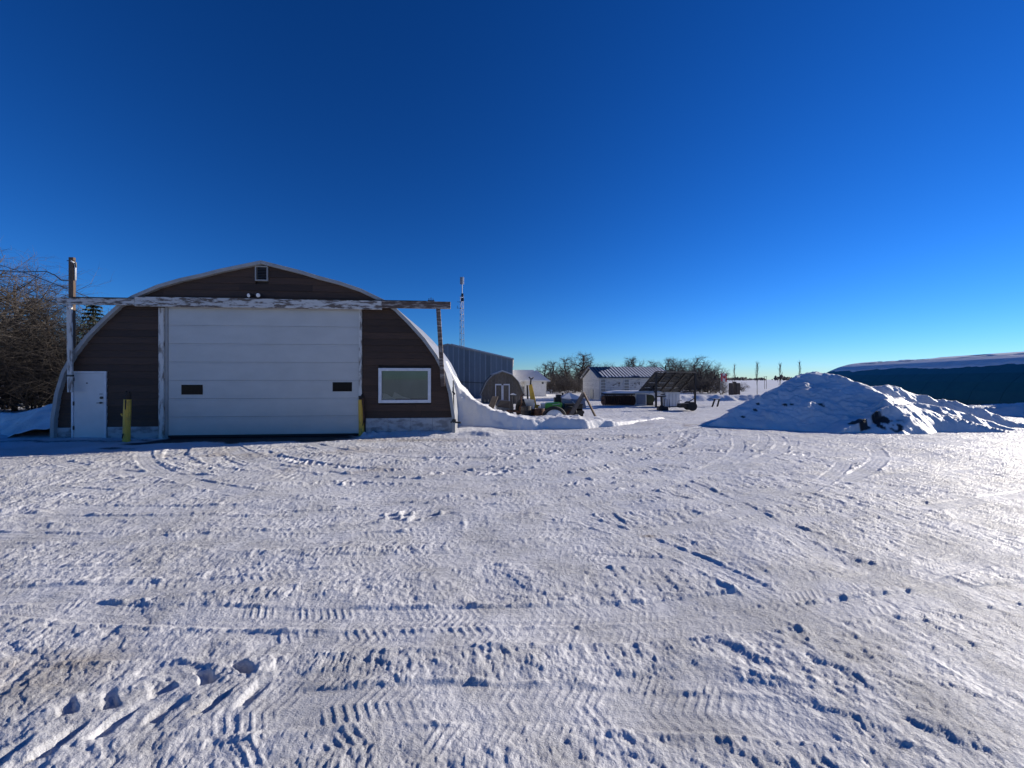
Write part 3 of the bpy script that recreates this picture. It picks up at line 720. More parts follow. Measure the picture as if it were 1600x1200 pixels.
cable([px(-60,375,14.5),px(0,414,13.0),px(50,430,12.0),px(105,451,11.0),px(125,459,11.5),px(148,468,12.2)], .011, 'straight cable slanting down behind the service pole towards the shed roof')
cable([px(-60,425,15),px(0,443,14),px(50,461,13),px(90,474,12),px(150,498,12.4)], .010, 'lowest thin cable slanting behind the white beam')

# bollards
def bollard(u, v, hgt, lean, label, rot):
    p = gnd(u, v); t = thing('bollard', label, 'bollard', (p.x, p.y, 0), 0, 'yellow bollards beside the overhead door')
    b = MB(); b.tube([(0,0,-.1),(lean*.3,0,hgt*.35),(lean*.65,0,hgt*.7),(lean,0,hgt)], [.082,.078,.08,.078], 10); b.build('post', M['yellow'], t)
    b = MB(); rr = random.Random(int(u))
    b.tube([(lean,0,hgt+.001),(lean+.01,0,hgt+.09),(lean+.03,.01,hgt+rot)], [.066,.074,.04], 9)
    for k in range(5): a = rr.uniform(0,6.28); b.bar((lean+.04*math.cos(a),.04*math.sin(a),hgt),(lean+.05*math.cos(a),.05*math.sin(a),hgt+rr.uniform(.08,rot+.05)),.04)
    b.build('rotten_top', M['rot'], t)
    return t
t = bollard(197.5, 690, 1.12, .03, 'yellow bollard with a dark rotten top in the shade near the person door', .19)
b = MB(); b.bar((-.07,-.02,.68),(-.12,-.02,.74),.03); b.build('peg', M['yellow'], t)
b = MB(); b.bar((.045,-.066,.86),(.055,-.074,1.11),.022); b.build('crack', M['rot'], t); 
b = MB(); b.bar((-.03,-.075,.10),(.0,-.08,.22),.035,.012); b.build('chip', M['rot'], t)
t = bollard(565, 680.5, 1.06, -.02, 'sunlit yellow bollard with a split rusty strip at right of the overhead door', .12)
b = MB(); b.tube([(.05,-.06,1.1),(.07,-.06,.8),(.09,-.05,.5),(.06,-.06,.3)], [.03,.02,.025,.012], 6); b.build('rusty_strip', M['rust'], t)

# rod and hitch at the right corner
p = px(709.5, 655, 11.75)
t = thing('guy_rod', 'thin steel rod with a clamp standing at right corner of the arched shed', 'rod', (p.x+.03, 11.55, 0))
b = MB(); b.tube([(0,0,.4),(-.03,.03,1.62)], .018, 6); b.build('rod', M['iron'], t)
b = MB(); b.bar((-.05,.02,1.3),(.02,.02,1.2),.05); b.bar((-.03,.02,1.3),(-.03,.02,1.42),.04); b.build('clamp', M['black'], t)
b = MB(); b.tube([(.0,-.06,.42),(.0,.06,.42)], .06, 10); b.bar((-.1,0,.38),(.2,0,.36),.05); b.build('hitch_wheel', M['black'], t)

# ------------------------------------------------------------------ buildings behind
# slate metal hall, gable towards the yard
hY = 32.
H = thing('metal_hall', 'slate grey ribbed metal hall behind the arched shed', 'hall', (px(700,600,hY).x, hY, 0), 0)
HW, EZ, PZ = 5.35, 3.33, 4.57
npn = 24
for k in range(npn):
    xa = -HW+2*HW*k/npn; xc = -HW+2*HW*(k+1)/npn
    top = lambda x: PZ-(PZ-EZ)*abs(x)/HW
    b = MB(); b.prism([(xa+.002,-.1),(xc-.002,-.1),(xc-.002,top(xc)-.02),(xa+.002,top(xa)-.02)], .0, .05); b.build('wall_panel', M['bluemetal'], H)
b = MB()
for k in range(npn+1):
    x = -HW+2*HW*k/npn; x = max(-HW+.03, min(HW-.03, x)); b.box(x-.05, x+.05, -.07, -.001, -.1, top(x)-.04)
o = b.build('ribs', M['ribmetal'], H); o['kind'] = 'stuff'
for s_ in (-1, 1):
    b = MB(); b.prism([(0,PZ),(0,PZ+.06),(s_*(HW+.12),EZ+.02),(s_*(HW+.12),EZ-.05)], -.15, 20); b.build('roof', M['roof'], H)
    b = MB(); b.prism([(0,PZ-.12),(0,PZ-.01),(s_*(HW+.04),EZ-.06),(s_*(HW+.04),EZ-.17)], -.06, -.04); b.build('gable_flashing', M['grey'], H)
    b = MB(); b.box(s_*HW-.02, s_*HW+.02, .05, 20, -.1, EZ-.02); b.build('side_wall', M['paintwhite'], H)  # white puts the sunlit edge of the slate hall into the colour
b = MB(); b.bar((-5,-.06,1.75),(5.3,-.06,1.25),.10,.04); b.build('dark_strap', M['black'], H)
o = MB().prism([(0.2,PZ+.05),(.2,PZ+.09),(HW+.1,EZ+.1),(HW+.1,EZ+.02)], .2, 19.8).build('roof_snow', M['rsnow'], H)

# gambrel garden shed
gY = 25.5
g0 = px(785, 632, gY)
Gm = thing('garden_shed', 'small grey wooden garden shed with gambrel roof and double doors', 'shed', (g0.x, gY, 0), R(6))
prof = [(-1.38,-.1),(-1.38,.72),(-1.02,1.5),(-.62,1.95),(0,2.14),(.62,1.95),(1.02,1.5),(1.38,.72),(1.38,-.1)]
for k in range(12):                           # vertical wall boards
    xa, xc = -1.38+2.76*k/12, -1.38+2.76*(k+1)/12
    def zt(x):
        x = min(abs(x), 1.38)
        pts = [(0,2.14),(.62,1.95),(1.02,1.5),(1.38,.72)]
        for (x0,z0),(x1,z1) in zip(pts[:-1], pts[1:]):
            if x0 <= x <= x1: return z0+(z1-z0)*(x-x0)/(x1-x0)
    b = MB(); b.prism([(xa+.004,-.1),(xc-.004,-.1),(xc-.004,zt(xc)-.03),(xa+.004,zt(xa)-.03)], 0, .04); b.build('wall_board', M['shedwood'], Gm)
seg = [(-1.46,.62),(-1.06,1.53),(-.64,1.99),(0,2.19),(.64,1.99),(1.06,1.53),(1.46,.62)]
for a, c in zip(seg[:-1], seg[1:]):
    b = MB(); b.prism([a, c, (c[0]*.97, c[1]-.05), (a[0]*.97, a[1]-.05)], -.08, 2.9); b.build('roof_panel', M['shedwood'], Gm)
b = MB()
for a, c in zip(seg[:-1], seg[1:]): b.bar((a[0],-.1,a[1]-.02),(c[0],-.1,c[1]-.02),.04,.06,up=(0,1,0))
b.build('verge_trim', M['trim'], Gm)
for sx in (-1.38, 1.38): MB().box(sx-.03, sx+.03, -.03, -.001, -.1, .68).build('corner_post', M['trim'], Gm)
for sx in (-1, 1):
    dr = MB().box(min(.03*sx,.42*sx), max(.03*sx,.42*sx), -.035, -.002, .02, 1.25).build('door', M['shedwood'], Gm)
    b = MB(); b.box(min(.42*sx,.48*sx), max(.42*sx,.48*sx), -.05, -.002, -.05, 1.36); b.box(min(.005*sx,.07*sx), max(.005*sx,.07*sx), -.052, -.036, .0, 1.27); b.build('door_trim', M['white'], dr)
    b = MB(); b.box(min(.071*sx,.42*sx), max(.071*sx,.42*sx), -.053, -.036, 1.272, 1.36); b.build('door_trim', M['white'], dr)
o = MB().prism([(-.62,2.0),(0,2.21),(.62,2.0),(.62,2.04),(0,2.27),(-.62,2.04)], -.02, 2.85).build('roof_snow', M['rsnow'], Gm)

# white house with snowy hipped roof
wY = 38.
W = thing('white_house', 'low white house with snow covered roof beyond the garden shed', 'house', (px(829,620,wY).x, wY, -.1), R(-4))
b = MB(); b.box(-.6, 1.55, 0, 5, 0, 1.68); b.build('wall', M['paintwhite'], W)
b = MB(); b.box(-3.4, -.604, 1.2, 6, 0, 1.35); b.build('wing_wall', M['paintwhite'], W)
b = MB(); b.add([(-.95,-.35,1.69),(1.9,-.35,1.62),(1.9,5.3,1.62),(-.95,5.3,1.69),(.55,1.0,2.72),(.55,4.2,2.72)], [(0,1,4),(1,2,5,4),(2,3,5),(3,0,4,5),(3,2,1,0)]); b.build('roof', M['rsnow'], W)
b = MB(); b.add([(-3.8,.7,1.05),(.2,.7,1.05),(.3,3.4,2.78),(-3.8,3.4,2.78),(-3.8,6.2,1.2),(.2,6.2,1.2)], [(0,1,2,3),(3,2,5,4),(0,3,4),(1,5,2),(0,4,5,1)]); b.build('wing_roof', M['rsnow'], W)
MB().bar((-3.8,.66,1.03),(-.97,.66,1.03),.09).build('gutter', M['black'], W)
b = MB(); b.box(-.98,1.93,-.40,-.352,1.56,1.66); b.build('fascia', M['white'], W)
b = MB(); b.box(1.10,1.28,-.03,-.004,1.32,1.5); b.build('wall_lamp', M['iron'], W)
b = MB(); b.box(-.4,1.4,-.02,-.004,.05,1.5); b.build('garage_door', M['white'], W)

# old granary with ribbed, snow striped roof
aY = 31.
A0 = px(937, 626, aY)
Gr = thing('granary', 'old white granary with a dark ribbed roof striped with snow', 'barn', (A0.x, aY, -.05), R(6))
GL, GWd, GE, GP = 6.2, 4.6, 1.85, 2.72          # length along x, depth along y (end wall on x=0), eave, peak
b = MB()
for k in range(10):
    z0, z1 = GE*k/10, GE*(k+1)/10
    MB().box(0, GL, -.03, .03, z0+.004, z1-.004).build('wall_board', M['granary'], Gr)
    MB().box(-.03, .028, .032, GWd-.03, z0+.004, z1-.004).build('wall_board', M['granary'], Gr)
MB().box(.05, GL-.05, .05, GWd, -.1, GE-.02).build('wall_core', M['granary'], Gr)
b = MB(); b.add([(0,0,GE),(0,GWd,GE),(0,GWd/2,GP-.05),(.06,0,GE),(.06,GWd,GE),(.06,GWd/2,GP-.05)], [(0,2,1),(3,4,5),(0,3,5,2),(2,5,4,1),(0,1,4,3)]); b.build('gable', M['granary'], Gr)
rl = 26
for s_ in (0, 1):
    e = (-.15 if s_ == 0 else GWd+.15)
    b = MB(); b.add([(-.15,e,GE-.04),(GL+.15,e,GE-.04),(GL+.15,GWd/2,GP+.02),(-.15,GWd/2,GP+.02),(-.15,e,GE+.01),(GL+.15,e,GE+.01),(GL+.15,GWd/2,GP+.07),(-.15,GWd/2,GP+.07)], [(0,1,2,3),(7,6,5,4),(0,4,5,1),(1,5,6,2),(2,6,7,3),(3,7,4,0)])
    b.build('roof', M['granaryroof'], Gr)
rg = random.Random(2)
def rp(x, t, dz=0):                              # point on the front roof slope, t 0 eave .. 1 ridge
    return (x, -.15+(GWd/2+.15)*t, GE+.012+(GP-GE+.06)*t+dz)
for k in range(22):
    xa = -.05+.285*k; xc = xa+.175
    t0, t1 = (.0, .98)
    if k < 6: t0, t1 = (.0, .45+.07*k) 
    if k in (0,): continue
    if 9 < k < 12: t0 = .12
    t0 += rg.uniform(0, .05); t1 -= rg.uniform(0, .06)
    b = MB(); b.add([rp(xa,t0),rp(xc,t0),rp(xc,t1),rp(xa,t1),rp(xa+.02,t0+.01,.05),rp(xc-.02,t0+.01,.05),rp(xc-.02,t1,.04),rp(xa+.02,t1,.04)], [(0,3,2,1),(4,5,6,7),(0,1,5,4),(1,2,6,5),(2,3,7,6),(3,0,4,7)])
    b.build('snow_strip', M['rsnow'], Gr)
for k in range(22):
    xa = -.08+.285*k; MB().add([rp(xa-.02,0),rp(xa+.02,0),rp(xa+.02,1),rp(xa-.02,1),rp(xa-.015,0,.04),rp(xa+.015,0,.04),rp(xa+.015,1,.04),rp(xa-.015,1,.04)], [(0,3,2,1),(4,5,6,7),(0,1,5,4),(1,2,6,5),(2,3,7,6),(3,0,4,7)]).build('roof_rib', M['granaryroof'], Gr)
MB().box(-.06, -.032, 1.5, 2.3, .05, .85).build('hatch', M['grey'], Gr)
b = MB(); b.bar((-.17,-.17,GE-.02),(-.17,GWd/2,GP+.04),.05,.12,up=(1,0,0)); b.bar((-.17,GWd+.17,GE-.02),(-.17,GWd/2+.01,GP+.04),.05,.12,up=(1,0,0)); b.build('bargeboard', M['trim'], Gr)
for xa in (.05, 2.0):
    ld = MB(); ld.bar((xa,-.075,.2),(xa,-.075,GE-.1),.05,.04); ld.bar((xa+.42,-.075,.2),(xa+.42,-.075,GE-.1),.05,.04); lo = ld.build('ladder', M['paintwhite'], Gr)
    for k in range(6): MB().bar((xa+.03,-.09,.38+.24*k),(xa+.39,-.09,.38+.24*k),.045).build('rung', M['black'], lo)
rg = random.Random(9)
b = MB()
for k in range(26):                               # small dark patches scattered over the front boards
    cx = rg.choice((1.0,1.1,1.5,2.8,3.0,3.4)) + rg.gauss(0,.16); cz = 1.25 + rg.gauss(0,.14); w_, h_ = rg.uniform(.03,.12), rg.uniform(.03,.12)
    b.box(cx, cx+w_, -.036-.0003*k, -.0305, cz, cz+h_)
o = b.build('dark_patches', M['boardgrey'], Gr); o['kind'] = 'stuff'

# teal arched building on the right
tl = thing('arched_building', 'dark teal arched metal building with snow on its roof', 'building', (37.5, 42, -.1), math.atan2(-17, -4.5)+math.pi/2)
# local -y runs along the axis towards the viewer's right; local +x is ... built symmetric
apr = [(5.0*math.sin(a)**.9 if a > 0 else 0, 3.5*math.cos(a)**.8 if a < 1.57 else 0) for a in [i*math.pi/2/14 for i in range(15)]]
apr = [(0,3.5),(.9,3.32),(1.8,3.02),(2.6,2.62),(3.3,2.15),(3.85,1.6),(4.2,1.05),(4.4,.5),(4.45,-.2)]
LEN = 32
for sgn in (-1, 1):
    inn = [(x*.985, z-.05) for x, z in apr]
    for k in range(16):
        b = MB(); y0, y1 = LEN*k/16, LEN*(k+1)/16-.02
        b.prism([(sgn*x, z) for x, z in apr] + [(sgn*x, z) for x, z in reversed(inn)], -y1, -y0); b.build('roof_panel', M['teal'], tl)
full = [(-x, z-.06) for x, z in reversed(apr)] + [(x, z-.06) for x, z in apr[1:]]
b = MB(); b.prism(full, -.08, -.03); b.build('end_wall', M['teal'], tl)
b = MB(); b.prism(full, -LEN+.03, -LEN+.08); b.build('end_wall', M['teal'], tl)
def roof_snow(sgn):
    ys = np.arange(.3, LEN-.1, .16); ts = np.linspace(0, 1, 40)
    pts = np.array([(x, z) for x, z in apr[:6]]); cum = np.r_[0, np.cumsum(np.hypot(*np.diff(pts, axis=0).T))]
    Yg, Tg = np.meshgrid(ys, ts, indexing='ij')
    lim = 2.75 + .5*fbm(Yg.ravel(), 0*Yg.ravel()+3, 2.0, 5)          # ragged lower edge of the snow, m from the ridge
    d = Tg.ravel()*3.6
    th = .07*sst(0, .25, lim-d)*(1-.95*sst(.12, .3, fbm(Yg.ravel()*.35+8, d*1.3, .8, 4))*(d < 1.2)) - .012
    X = np.interp(d+.02, cum, pts[:,0]); Z = np.interp(d+.02, cum, pts[:,1])
    g = grid_mesh('roof_snow', sgn*(X).reshape(Yg.shape), -Yg, (Z+th).reshape(Yg.shape), M['rsnow'], keep=(th > -.008).reshape(Yg.shape), parent=tl)
roof_snow(1); roof_snow(-1)

# ------------------------------------------------------------------ radio mast
mY = 62.
m0 = px(721.5, 600, mY)
Ms = thing('radio_mast', 'slender lattice radio mast with antenna rising behind the metal hall', 'mast', (m0.x, mY, 0))
mh = 1.65+(593-462)/603*mY
legs = [(-.42,.25),(.42,.25),(0,-.48)]
for lx, ly in legs: MB().tube([(lx,ly,0),(lx*.62,ly*.62,mh)], [.035,.028], 6).build('leg', M['iron'], Ms)
b = MB(); n = 15
for k in range(n):
    z0, z1 = mh*k/n, mh*(k+1)/n; f0, f1 = 1-.38*k/n, 1-.38*(k+1)/n
    for i in range(3):
        a, c = legs[i], legs[(i+1) % 3]
        b.bar((a[0]*f0,a[1]*f0,z0),(c[0]*f1,c[1]*f1,z1),.022); b.bar((a[0]*f1,a[1]*f1,z1),(c[0]*f1,c[1]*f1,z1),.03)
o = b.build('lattice', M['iron'], Ms); o['kind'] = 'stuff'
mt = 1.65+(593-433)/603*mY
MB().tube([(0.05,0,mh-.5),(.05,0,mt-.1)], .06, 8).build('top_pole', M['grey'], Ms)
for k, (x, y, z) in enumerate(((.18,-.05,mt-1.15),(-.08,-.2,mt-1.2))):
    MB().box(x-.16, x+.16, y-.08, y+.08, z, z+1.15).build('panel_antenna', M['ceramic'] if k == 0 else M['grey'], Ms)
b = MB(); b.box(-.1,.35,-.25,.05,mh-.9,mh-.4); b.box(-.05,.3,-.3,0,mh-.2,mh+.3); b.build('radio_unit', M['iron'], Ms)
b = MB(); b.bar((-.75,0,mh-1.0),(.2,0,mh-1.0),.05); b.bar((-.75,0,mh-2.0),(.2,0,mh-2.0),.05); b.tube([(-.7,0,mh-2.05),(-.7,0,mh-1.6)],.03,5); b.build('side_arm', M['iron'], Ms)

# ------------------------------------------------------------------ trees
def grow(seed, Ht, spread=.6, r0=.16, lv=4, kids=(7,6,5,4), up=.25, droop=0, lean=0, trunk_f=.35, jag=.25, fork=False):
    rr = random.Random(seed); tr, cr = MB(), MB()
    def branch(p, d, L, r, k):
        n = 4 if k == 0 else 3 if k < 3 else 2
        pts = [p]; rs = [r]; q = p.copy(); dd = d.copy()
        for i in range(n):
            dd = (dd + Vector((rr.gauss(0,jag), rr.gauss(0,jag), rr.gauss(0,jag*.7) + (up if k else .15) - (droop if k > 1 else 0)))*(.5 if k else .25)).normalized()
            q = q + dd*(L/n); pts.append(q.copy()); rs.append(r*(1-(.62 if k < lv-1 else .85)*(i+1)/n))
        (tr if k < 2 else cr).tube(pts, rs, 7 if k == 0 else 5 if k == 1 else 3, cap=False)
        if k >= lv: return
        for j in range(kids[k]):
            f = (trunk_f if k == 0 else .2) + (1-(trunk_f if k == 0 else .2))*(j+rr.random()*.8)/kids[k]
            i = min(int(f*n), n-1); c = pts[i].lerp(pts[i+1], f*n-i); rad = rs[i]*.6
            ax = (pts[i+1]-pts[i]).normalized()
            side = Vector((rr.gauss(0,1), rr.gauss(0,1), rr.gauss(0,.35))); side = (side - ax*side.dot(ax)).normalized()
            nd = (ax*rr.uniform(.35,.8) + side*spread*rr.uniform(.8,1.5)).normalized()
            branch(c, nd, L*rr.uniform(.42,.68)*(1-.3*f if k == 0 else 1), max(rad, .004), k+1)
    if fork:
        for j in range(fork):
            a = 6.28*j/fork+rr.random(); branch(Vector((.08*math.cos(a),.08*math.sin(a),-.05)), Vector((.45*math.cos(a),.45*math.sin(a),1)).normalized(), Ht*rr.uniform(.5,.7), r0*rr.uniform(.6,1), 0)
    else: branch(Vector((0,0,-.1)), Vector((lean,0,1)).normalized(), Ht*.62, r0, 0)
    return tr, cr
def tree(name, label, cat, loc, group, gr, mt, sc=(1,1,1), rz=0):
    t = thing(name, label, cat, loc, rz, group); t.scale = sc
    gr[0].build('trunk', M['bark'], t, smooth=True); gr[1].build('crown', mt, t, smooth=False)
    return t
Lgrp = 'bare trees at the left edge of the yard'
tA = tree('bare_tree', 'tall bare tree with spreading dark limbs at the far left edge', 'tree', (-26.3, 18.5, 0), Lgrp, grow(21, 10.5, .8, .15, 4, (9,8,6,6), .12, 0), M['twiggrey'])
tB = tree('bare_tree', 'brown twiggy tree just left of the service pole', 'tree', (-24.6, 21.5, 0), Lgrp, grow(5, 8.2, .9, .10, 4, (11,8,7,6), .05, .14, trunk_f=.1), M['twig'])
sB = tree('bare_shrub', 'dense brown thicket below the bare trees nearest the shed', 'shrub', (-21.4, 19.6, 0), 'brown thickets on the left', grow(33, 6.0, .85, .05, 3, (11,8,7,4), .08, .12, trunk_f=.06, fork=9), M['twig'])
copy_thing(tB, (-25.8, 20.0, 0), 2.1, (1.15,1.15,1.3), 'brown twiggy tree standing second from the service pole')
copy_thing(tB, (-29.5, 21.5, 0), 4.0, (1.2,1.2,1.35), 'brown twiggy tree at the left picture edge behind the thicket')
copy_thing(tA, (-23.9, 20.3, 0), 2.6, (.8,.8,.78), 'slender grey bare tree in front of the spruce at left')
copy_thing(tA, (-34, 26, 0), 1.4, (1.0,1.0,.95), 'bare tree farthest back at the left edge')
for k, (x, y, s_, lab) in enumerate(((-23.8,19.2,1.0,'dense brown thicket at the middle of the left tree group'),(-25.9,19.0,1.05,'dense brown thicket at the left picture edge'),(-28.2,21.5,1.1,'dense brown thicket behind the leftmost thicket'),(-20.6,21.4,.9,'dense brown thicket half hidden by the arched shed'),(-22.6,21.6,1.0,'dense brown thicket behind the one nearest the shed'),(-25.0,20.6,.8,'lower brown thicket between the two left thickets'))):
    copy_thing(sB, (x, y, 0), 1.3*k+.5, (s_, s_, s_), lab)
def spruce(seed, Ht, Rb):
    rr = random.Random(seed); tr, cr = MB(), MB()
    tr.tube([(0,0,-.1),(0,0,Ht*.98)], [.14,.02], 7, cap=False)
    z = .5
    while z < Ht-.15:
        f = 1-z/Ht; nb = 9
        for j in range(nb):
            a = 6.283*j/nb + rr.random()*.7; L = Rb*(f**.9)*rr.uniform(.75,1.15)+.08
            p0 = Vector((0,0,z)); dr = Vector((math.cos(a),math.sin(a),-.22-.25*f)); sd = Vector((-math.sin(a),math.cos(a),0))
            m = max(3, int(L/.16))
            for i in range(m):
                q = p0 + dr*(L*(i+.6)/m) + Vector((0,0,.1*(i/m)**2*L)); w_ = (.30*(1-i/m)+.09)*rr.uniform(.7,1.2)*min(1,L)
                for s_ in (-1,1):
                    tip = q + sd*(s_*w_) + dr*(.16) + Vector((0,0,rr.uniform(-.14,.02)))
                    cr.add([q, q+dr*.17, tip], [(0,1,2)])
                cr.add([q+sd*.04, q-sd*.04, q+dr*.12+Vector((0,0,-.16*rr.random()-.05))], [(0,1,2)])
        z += .17+.12*f
    return tr, cr
spA = tree('spruce_tree', 'dark spruce tree rising behind the left slope of the arched roof', 'tree', (px(146,500,20).x, 20, 0), None, spruce(2, 5.95, 1.35), M['needle'])
spB = copy_thing(spA, (px(52,500,24.5).x, 24.5, 0), 1.0, (1.3,1.3,1.2), 'spruce tree standing among the bare brown trees at left')
# trees beyond the yard
Fgrp = 'bare trees beyond the yard'
oak = tree('bare_tree', 'wide gnarled bare tree behind the left end of the granary', 'tree', (px(905,600,52).x, 52, 0), Fgrp, grow(77, 6.7, 1.05, .26, 4, (9,7,6,5), .05, 0, trunk_f=.25, jag=.5), M['twiggrey'])
ash = tree('bare_tree', 'rounded bare tree with fanning limbs at right of the steel rack', 'tree', (px(1103,600,50).x, 50, 0), Fgrp, grow(14, 4.9, .75, .15, 4, (8,7,6,5), .2, 0, trunk_f=.15, jag=.32, fork=2), M['twiggrey'])
bsh = tree('bare_shrub', 'dark bare bush beside the brown block under the flag', 'shrub', (px(1127,610,42).x, 42, 0), 'dark bushes beyond the yard', grow(44, 2.2, 1.0, .025, 3, (8,6,5,4), .08, 0, trunk_f=.1, jag=.4, fork=7), M['twiggrey'])
for k, (u, Y_, s_, src, lab) in enumerate((
    (848,62,.8,0,'small bare tree at right of the white house'),(872,66,1.0,1,'bare tree left of the gnarled tree'),(888,60,.95,0,'bare tree close to the left of the gnarled tree'),
    (930,66,1.15,1,'tall bare tree behind the granary gable'),(947,70,1.15,1,'tall bare tree over the left part of the granary roof'),(966,80,1.0,1,'bare tree above the second part of the granary roof'),
    (985,78,1.1,0,'bare tree above the middle of the granary roof'),(1002,75,1.1,1,'bare tree right of the middle of the granary roof'),(1022,80,1.05,0,'bare tree above the right part of the granary roof'),
    (1046,72,1.1,1,'bare tree behind the right end of the granary roof'),(1062,66,.95,0,'bare tree behind the top left corner of the steel rack'),(1078,60,1.05,1,'bare tree behind the right post of the steel rack'),
    (1092,56,1.05,1,'bare tree just left of the rounded bare tree'),(1118,58,.85,1,'bare tree closest to the flag'),(1040,85,1.2,0,'faint bare tree farthest behind the granary'),(860,70,.95,0,'faint bare tree behind the dark bushes right of the white house'),(899,63,1.0,1,'bare tree just behind the gnarled tree'),
    (918,72,1.1,0,'bare tree at left above the granary gable'),(957,88,1.25,1,'far bare tree over the granary ridge at its left third'),(976,86,1.2,1,'far bare tree over the granary ridge left of its middle'),(994,90,1.3,0,'far bare tree over the middle of the granary ridge'),
    (1012,88,1.25,1,'far bare tree over the granary ridge right of its middle'),(1031,78,1.1,1,'bare tree over the right end of the granary ridge'),(1054,80,1.15,0,'far bare tree seen over the top bar of the steel rack'),(1070,74,1.1,1,'bare tree over the middle of the top bar of the steel rack'),
    (1085,70,1.1,0,'bare tree over the top right corner of the steel rack'),(1110,66,1.0,1,'bare tree behind the rounded bare tree'))):
    copy_thing(ash if src else oak, (px(u,600,Y_).x, Y_, 0), 1.7*k, (s_,s_,s_), lab)
BUSH = ('at the right wall of the white house','second to the right of the white house','between the white house and the granary','left of the granary gable end','touching the left edge of the granary',
  'seen through the right braces of the steel rack','just right of the steel rack post','under the rounded bare tree','right of the rounded bare tree trunk','left of the bush beside the brown block',
  'at right of the brown block','behind the front bush right of the white house','behind the middle of the left bush row','behind the bush left of the granary','behind the right post of the steel rack',
  'behind the foot of the rounded bare tree','behind the right side of the rounded bare tree','farthest left, partly behind the white house','behind the granary gable end')
for k, (u, Y_, s_) in enumerate(((862,46,1.2),(874,48,1.3),(885,46,1.25),(897,47,1.3),(908,49,1.2),(1070,47,1.1),(1082,46,1.1),(1096,46,1.2),(1108,45,1.1),(1117,46,1.2),(1160,52,.8),(868,52,1.5),(880,54,1.6),(893,55,1.6),(1075,54,1.5),(1090,56,1.5),(1102,54,1.4),(856,55,1.4),(903,58,1.6))):
    copy_thing(bsh, (px(u,610,Y_).x, Y_, 0), 2.3*k, (s_*1.2,s_*1.2,s_), ['dark bare bush %s' % q for q in BUSH][k])
# four slim poplars
def poplar(seed, Ht):
    rr = random.Random(seed); tr, cr = MB(), MB()
    tr.tube([(0,0,-.1),(rr.gauss(0,.04),0,Ht*.5),(rr.gauss(0,.06),0,Ht)], [.03,.02,.006], 6, cap=False)
    for k in range(26):
        z = Ht*rr.uniform(.18,.9); a = rr.random()*6.28; L = (Ht-z)*.45*rr.uniform(.5,1); d = Vector((.28*math.cos(a),.28*math.sin(a),1)).normalized()
        p = Vector((0,0,z)); cr.tube([p, p+d*L*.5, p+d*L+Vector((0,0,.05))], [.010,.007,.003], 3, cap=False)
        for j in range(3): q = p+d*L*rr.uniform(.2,.8); cr.tube([q, q+Vector((rr.gauss(0,.1),rr.gauss(0,.1),.3))], [.008,.003], 3, cap=False)
    return tr, cr
pY = 36
pop = tree('poplar_tree', 'slim leafless poplar nearest the snow pile edge', 'tree', (px(1183,610,pY).x, pY, 0), 'four slim poplars in a row', poplar(3, 3.45), M['twiggrey'])
copy_thing(pop, (px(1147.5,610,40).x, 40, 0), 1.1, (.9,.9,.98), 'slim leafless poplar rising behind the brown block')
copy_thing(pop, (px(1219,600,38).x, 38, 0), 2.2, (1,1,1.0), 'slim leafless poplar third from the left above the snow pile')
copy_thing(pop, (px(1249.5,600,38).x, 38, 0), 3.7, (.9,.9,1.05), 'slim leafless poplar right above the top of the snow pile')
# far woods on the horizon
rr = random.Random(8); b = MB()
for k in range(420):
    u = rr.uniform(1120, 1700) if k < 300 else rr.uniform(-700, 1120); Y_ = rr.uniform(620, 900)
    if 1190 < u < 1205 or 1232 < u < 1300 and rr.random() < .4: continue
    x = (u-800)/603*Y_; h_ = rr.uniform(4, 9)*(1.2 if 1205 < u < 1232 else .8)
    pts = [(x+rr.uniform(-7,7), Y_, 0) for _ in range(1)]
    for j in range(7):
        cx, cz, r_ = x+rr.gauss(0,5), h_*rr.uniform(.2,.75), h_*rr.uniform(.2,.35)
        b.add([(cx-r_,Y_,cz),(cx,Y_-r_,cz),(cx+r_,Y_,cz),(cx,Y_+r_,cz),(cx,Y_,cz+r_),(cx,Y_,max(cz-r_*1.6,-.2))], [(0,1,4),(1,2,4),(2,3,4),(3,0,4),(1,0,5),(2,1,5),(3,2,5),(0,3,5)])
tag(b.build('distant_woods', M['twiggrey']), 'far dark line of woods along the snowy horizon', 'woods', kind='stuff')

# ------------------------------------------------------------------ yard things
# leaning plank panel
t = thing('leaning_board', 'grey board leaning at left in front of the garden shed', 'board', (px(766,630,17.5).x, 17.5, .2), R(-20))
b = MB(); b.add([(-.2,0,0),(.1,0,0),(.28,.25,.68),(.0,.25,.68),(-.2,.06,0),(.1,.06,0),(.28,.31,.68),(.0,.31,.68)], [(0,1,2,3),(7,6,5,4),(0,4,5,1),(1,5,6,2),(2,6,7,3),(3,7,4,0)])
b.build('board', M['boardgrey'], t)
MB().bar((-.3,.0,.0),(.2,.1,-.02),.16,.06).build('foot_board', M['granary'], t)
# stock tank
t = thing('stock_tank', 'grey sheet metal trough with a dark cover in front of the garden shed', 'trough', (px(788,640,17).x, 17, .0), R(8))
b = MB(); b.add([(-.3,-.3,0),(.3,-.3,0),(.3,.3,0),(-.3,.3,0),(-.36,-.36,.48),(.36,-.36,.38),(.36,.36,.42),(-.36,.36,.52)], [(0,3,2,1),(0,1,5,4),(1,2,6,5),(2,3,7,6),(3,0,4,7),(4,5,6,7)]); b.build('tank', M['grey'], t)
b = MB(); b.add([(-.37,-.38,.5),(.38,-.38,.4),(.38,.38,.44),(-.37,.38,.54),(-.2,-.2,.74),(.3,-.1,.7),(.3,.2,.7),(-.2,.2,.76)], [(0,1,5,4),(1,2,6,5),(2,3,7,6),(3,0,4,7),(4,5,6,7),(0,3,2,1)]); b.build('cover', M['black'], t)
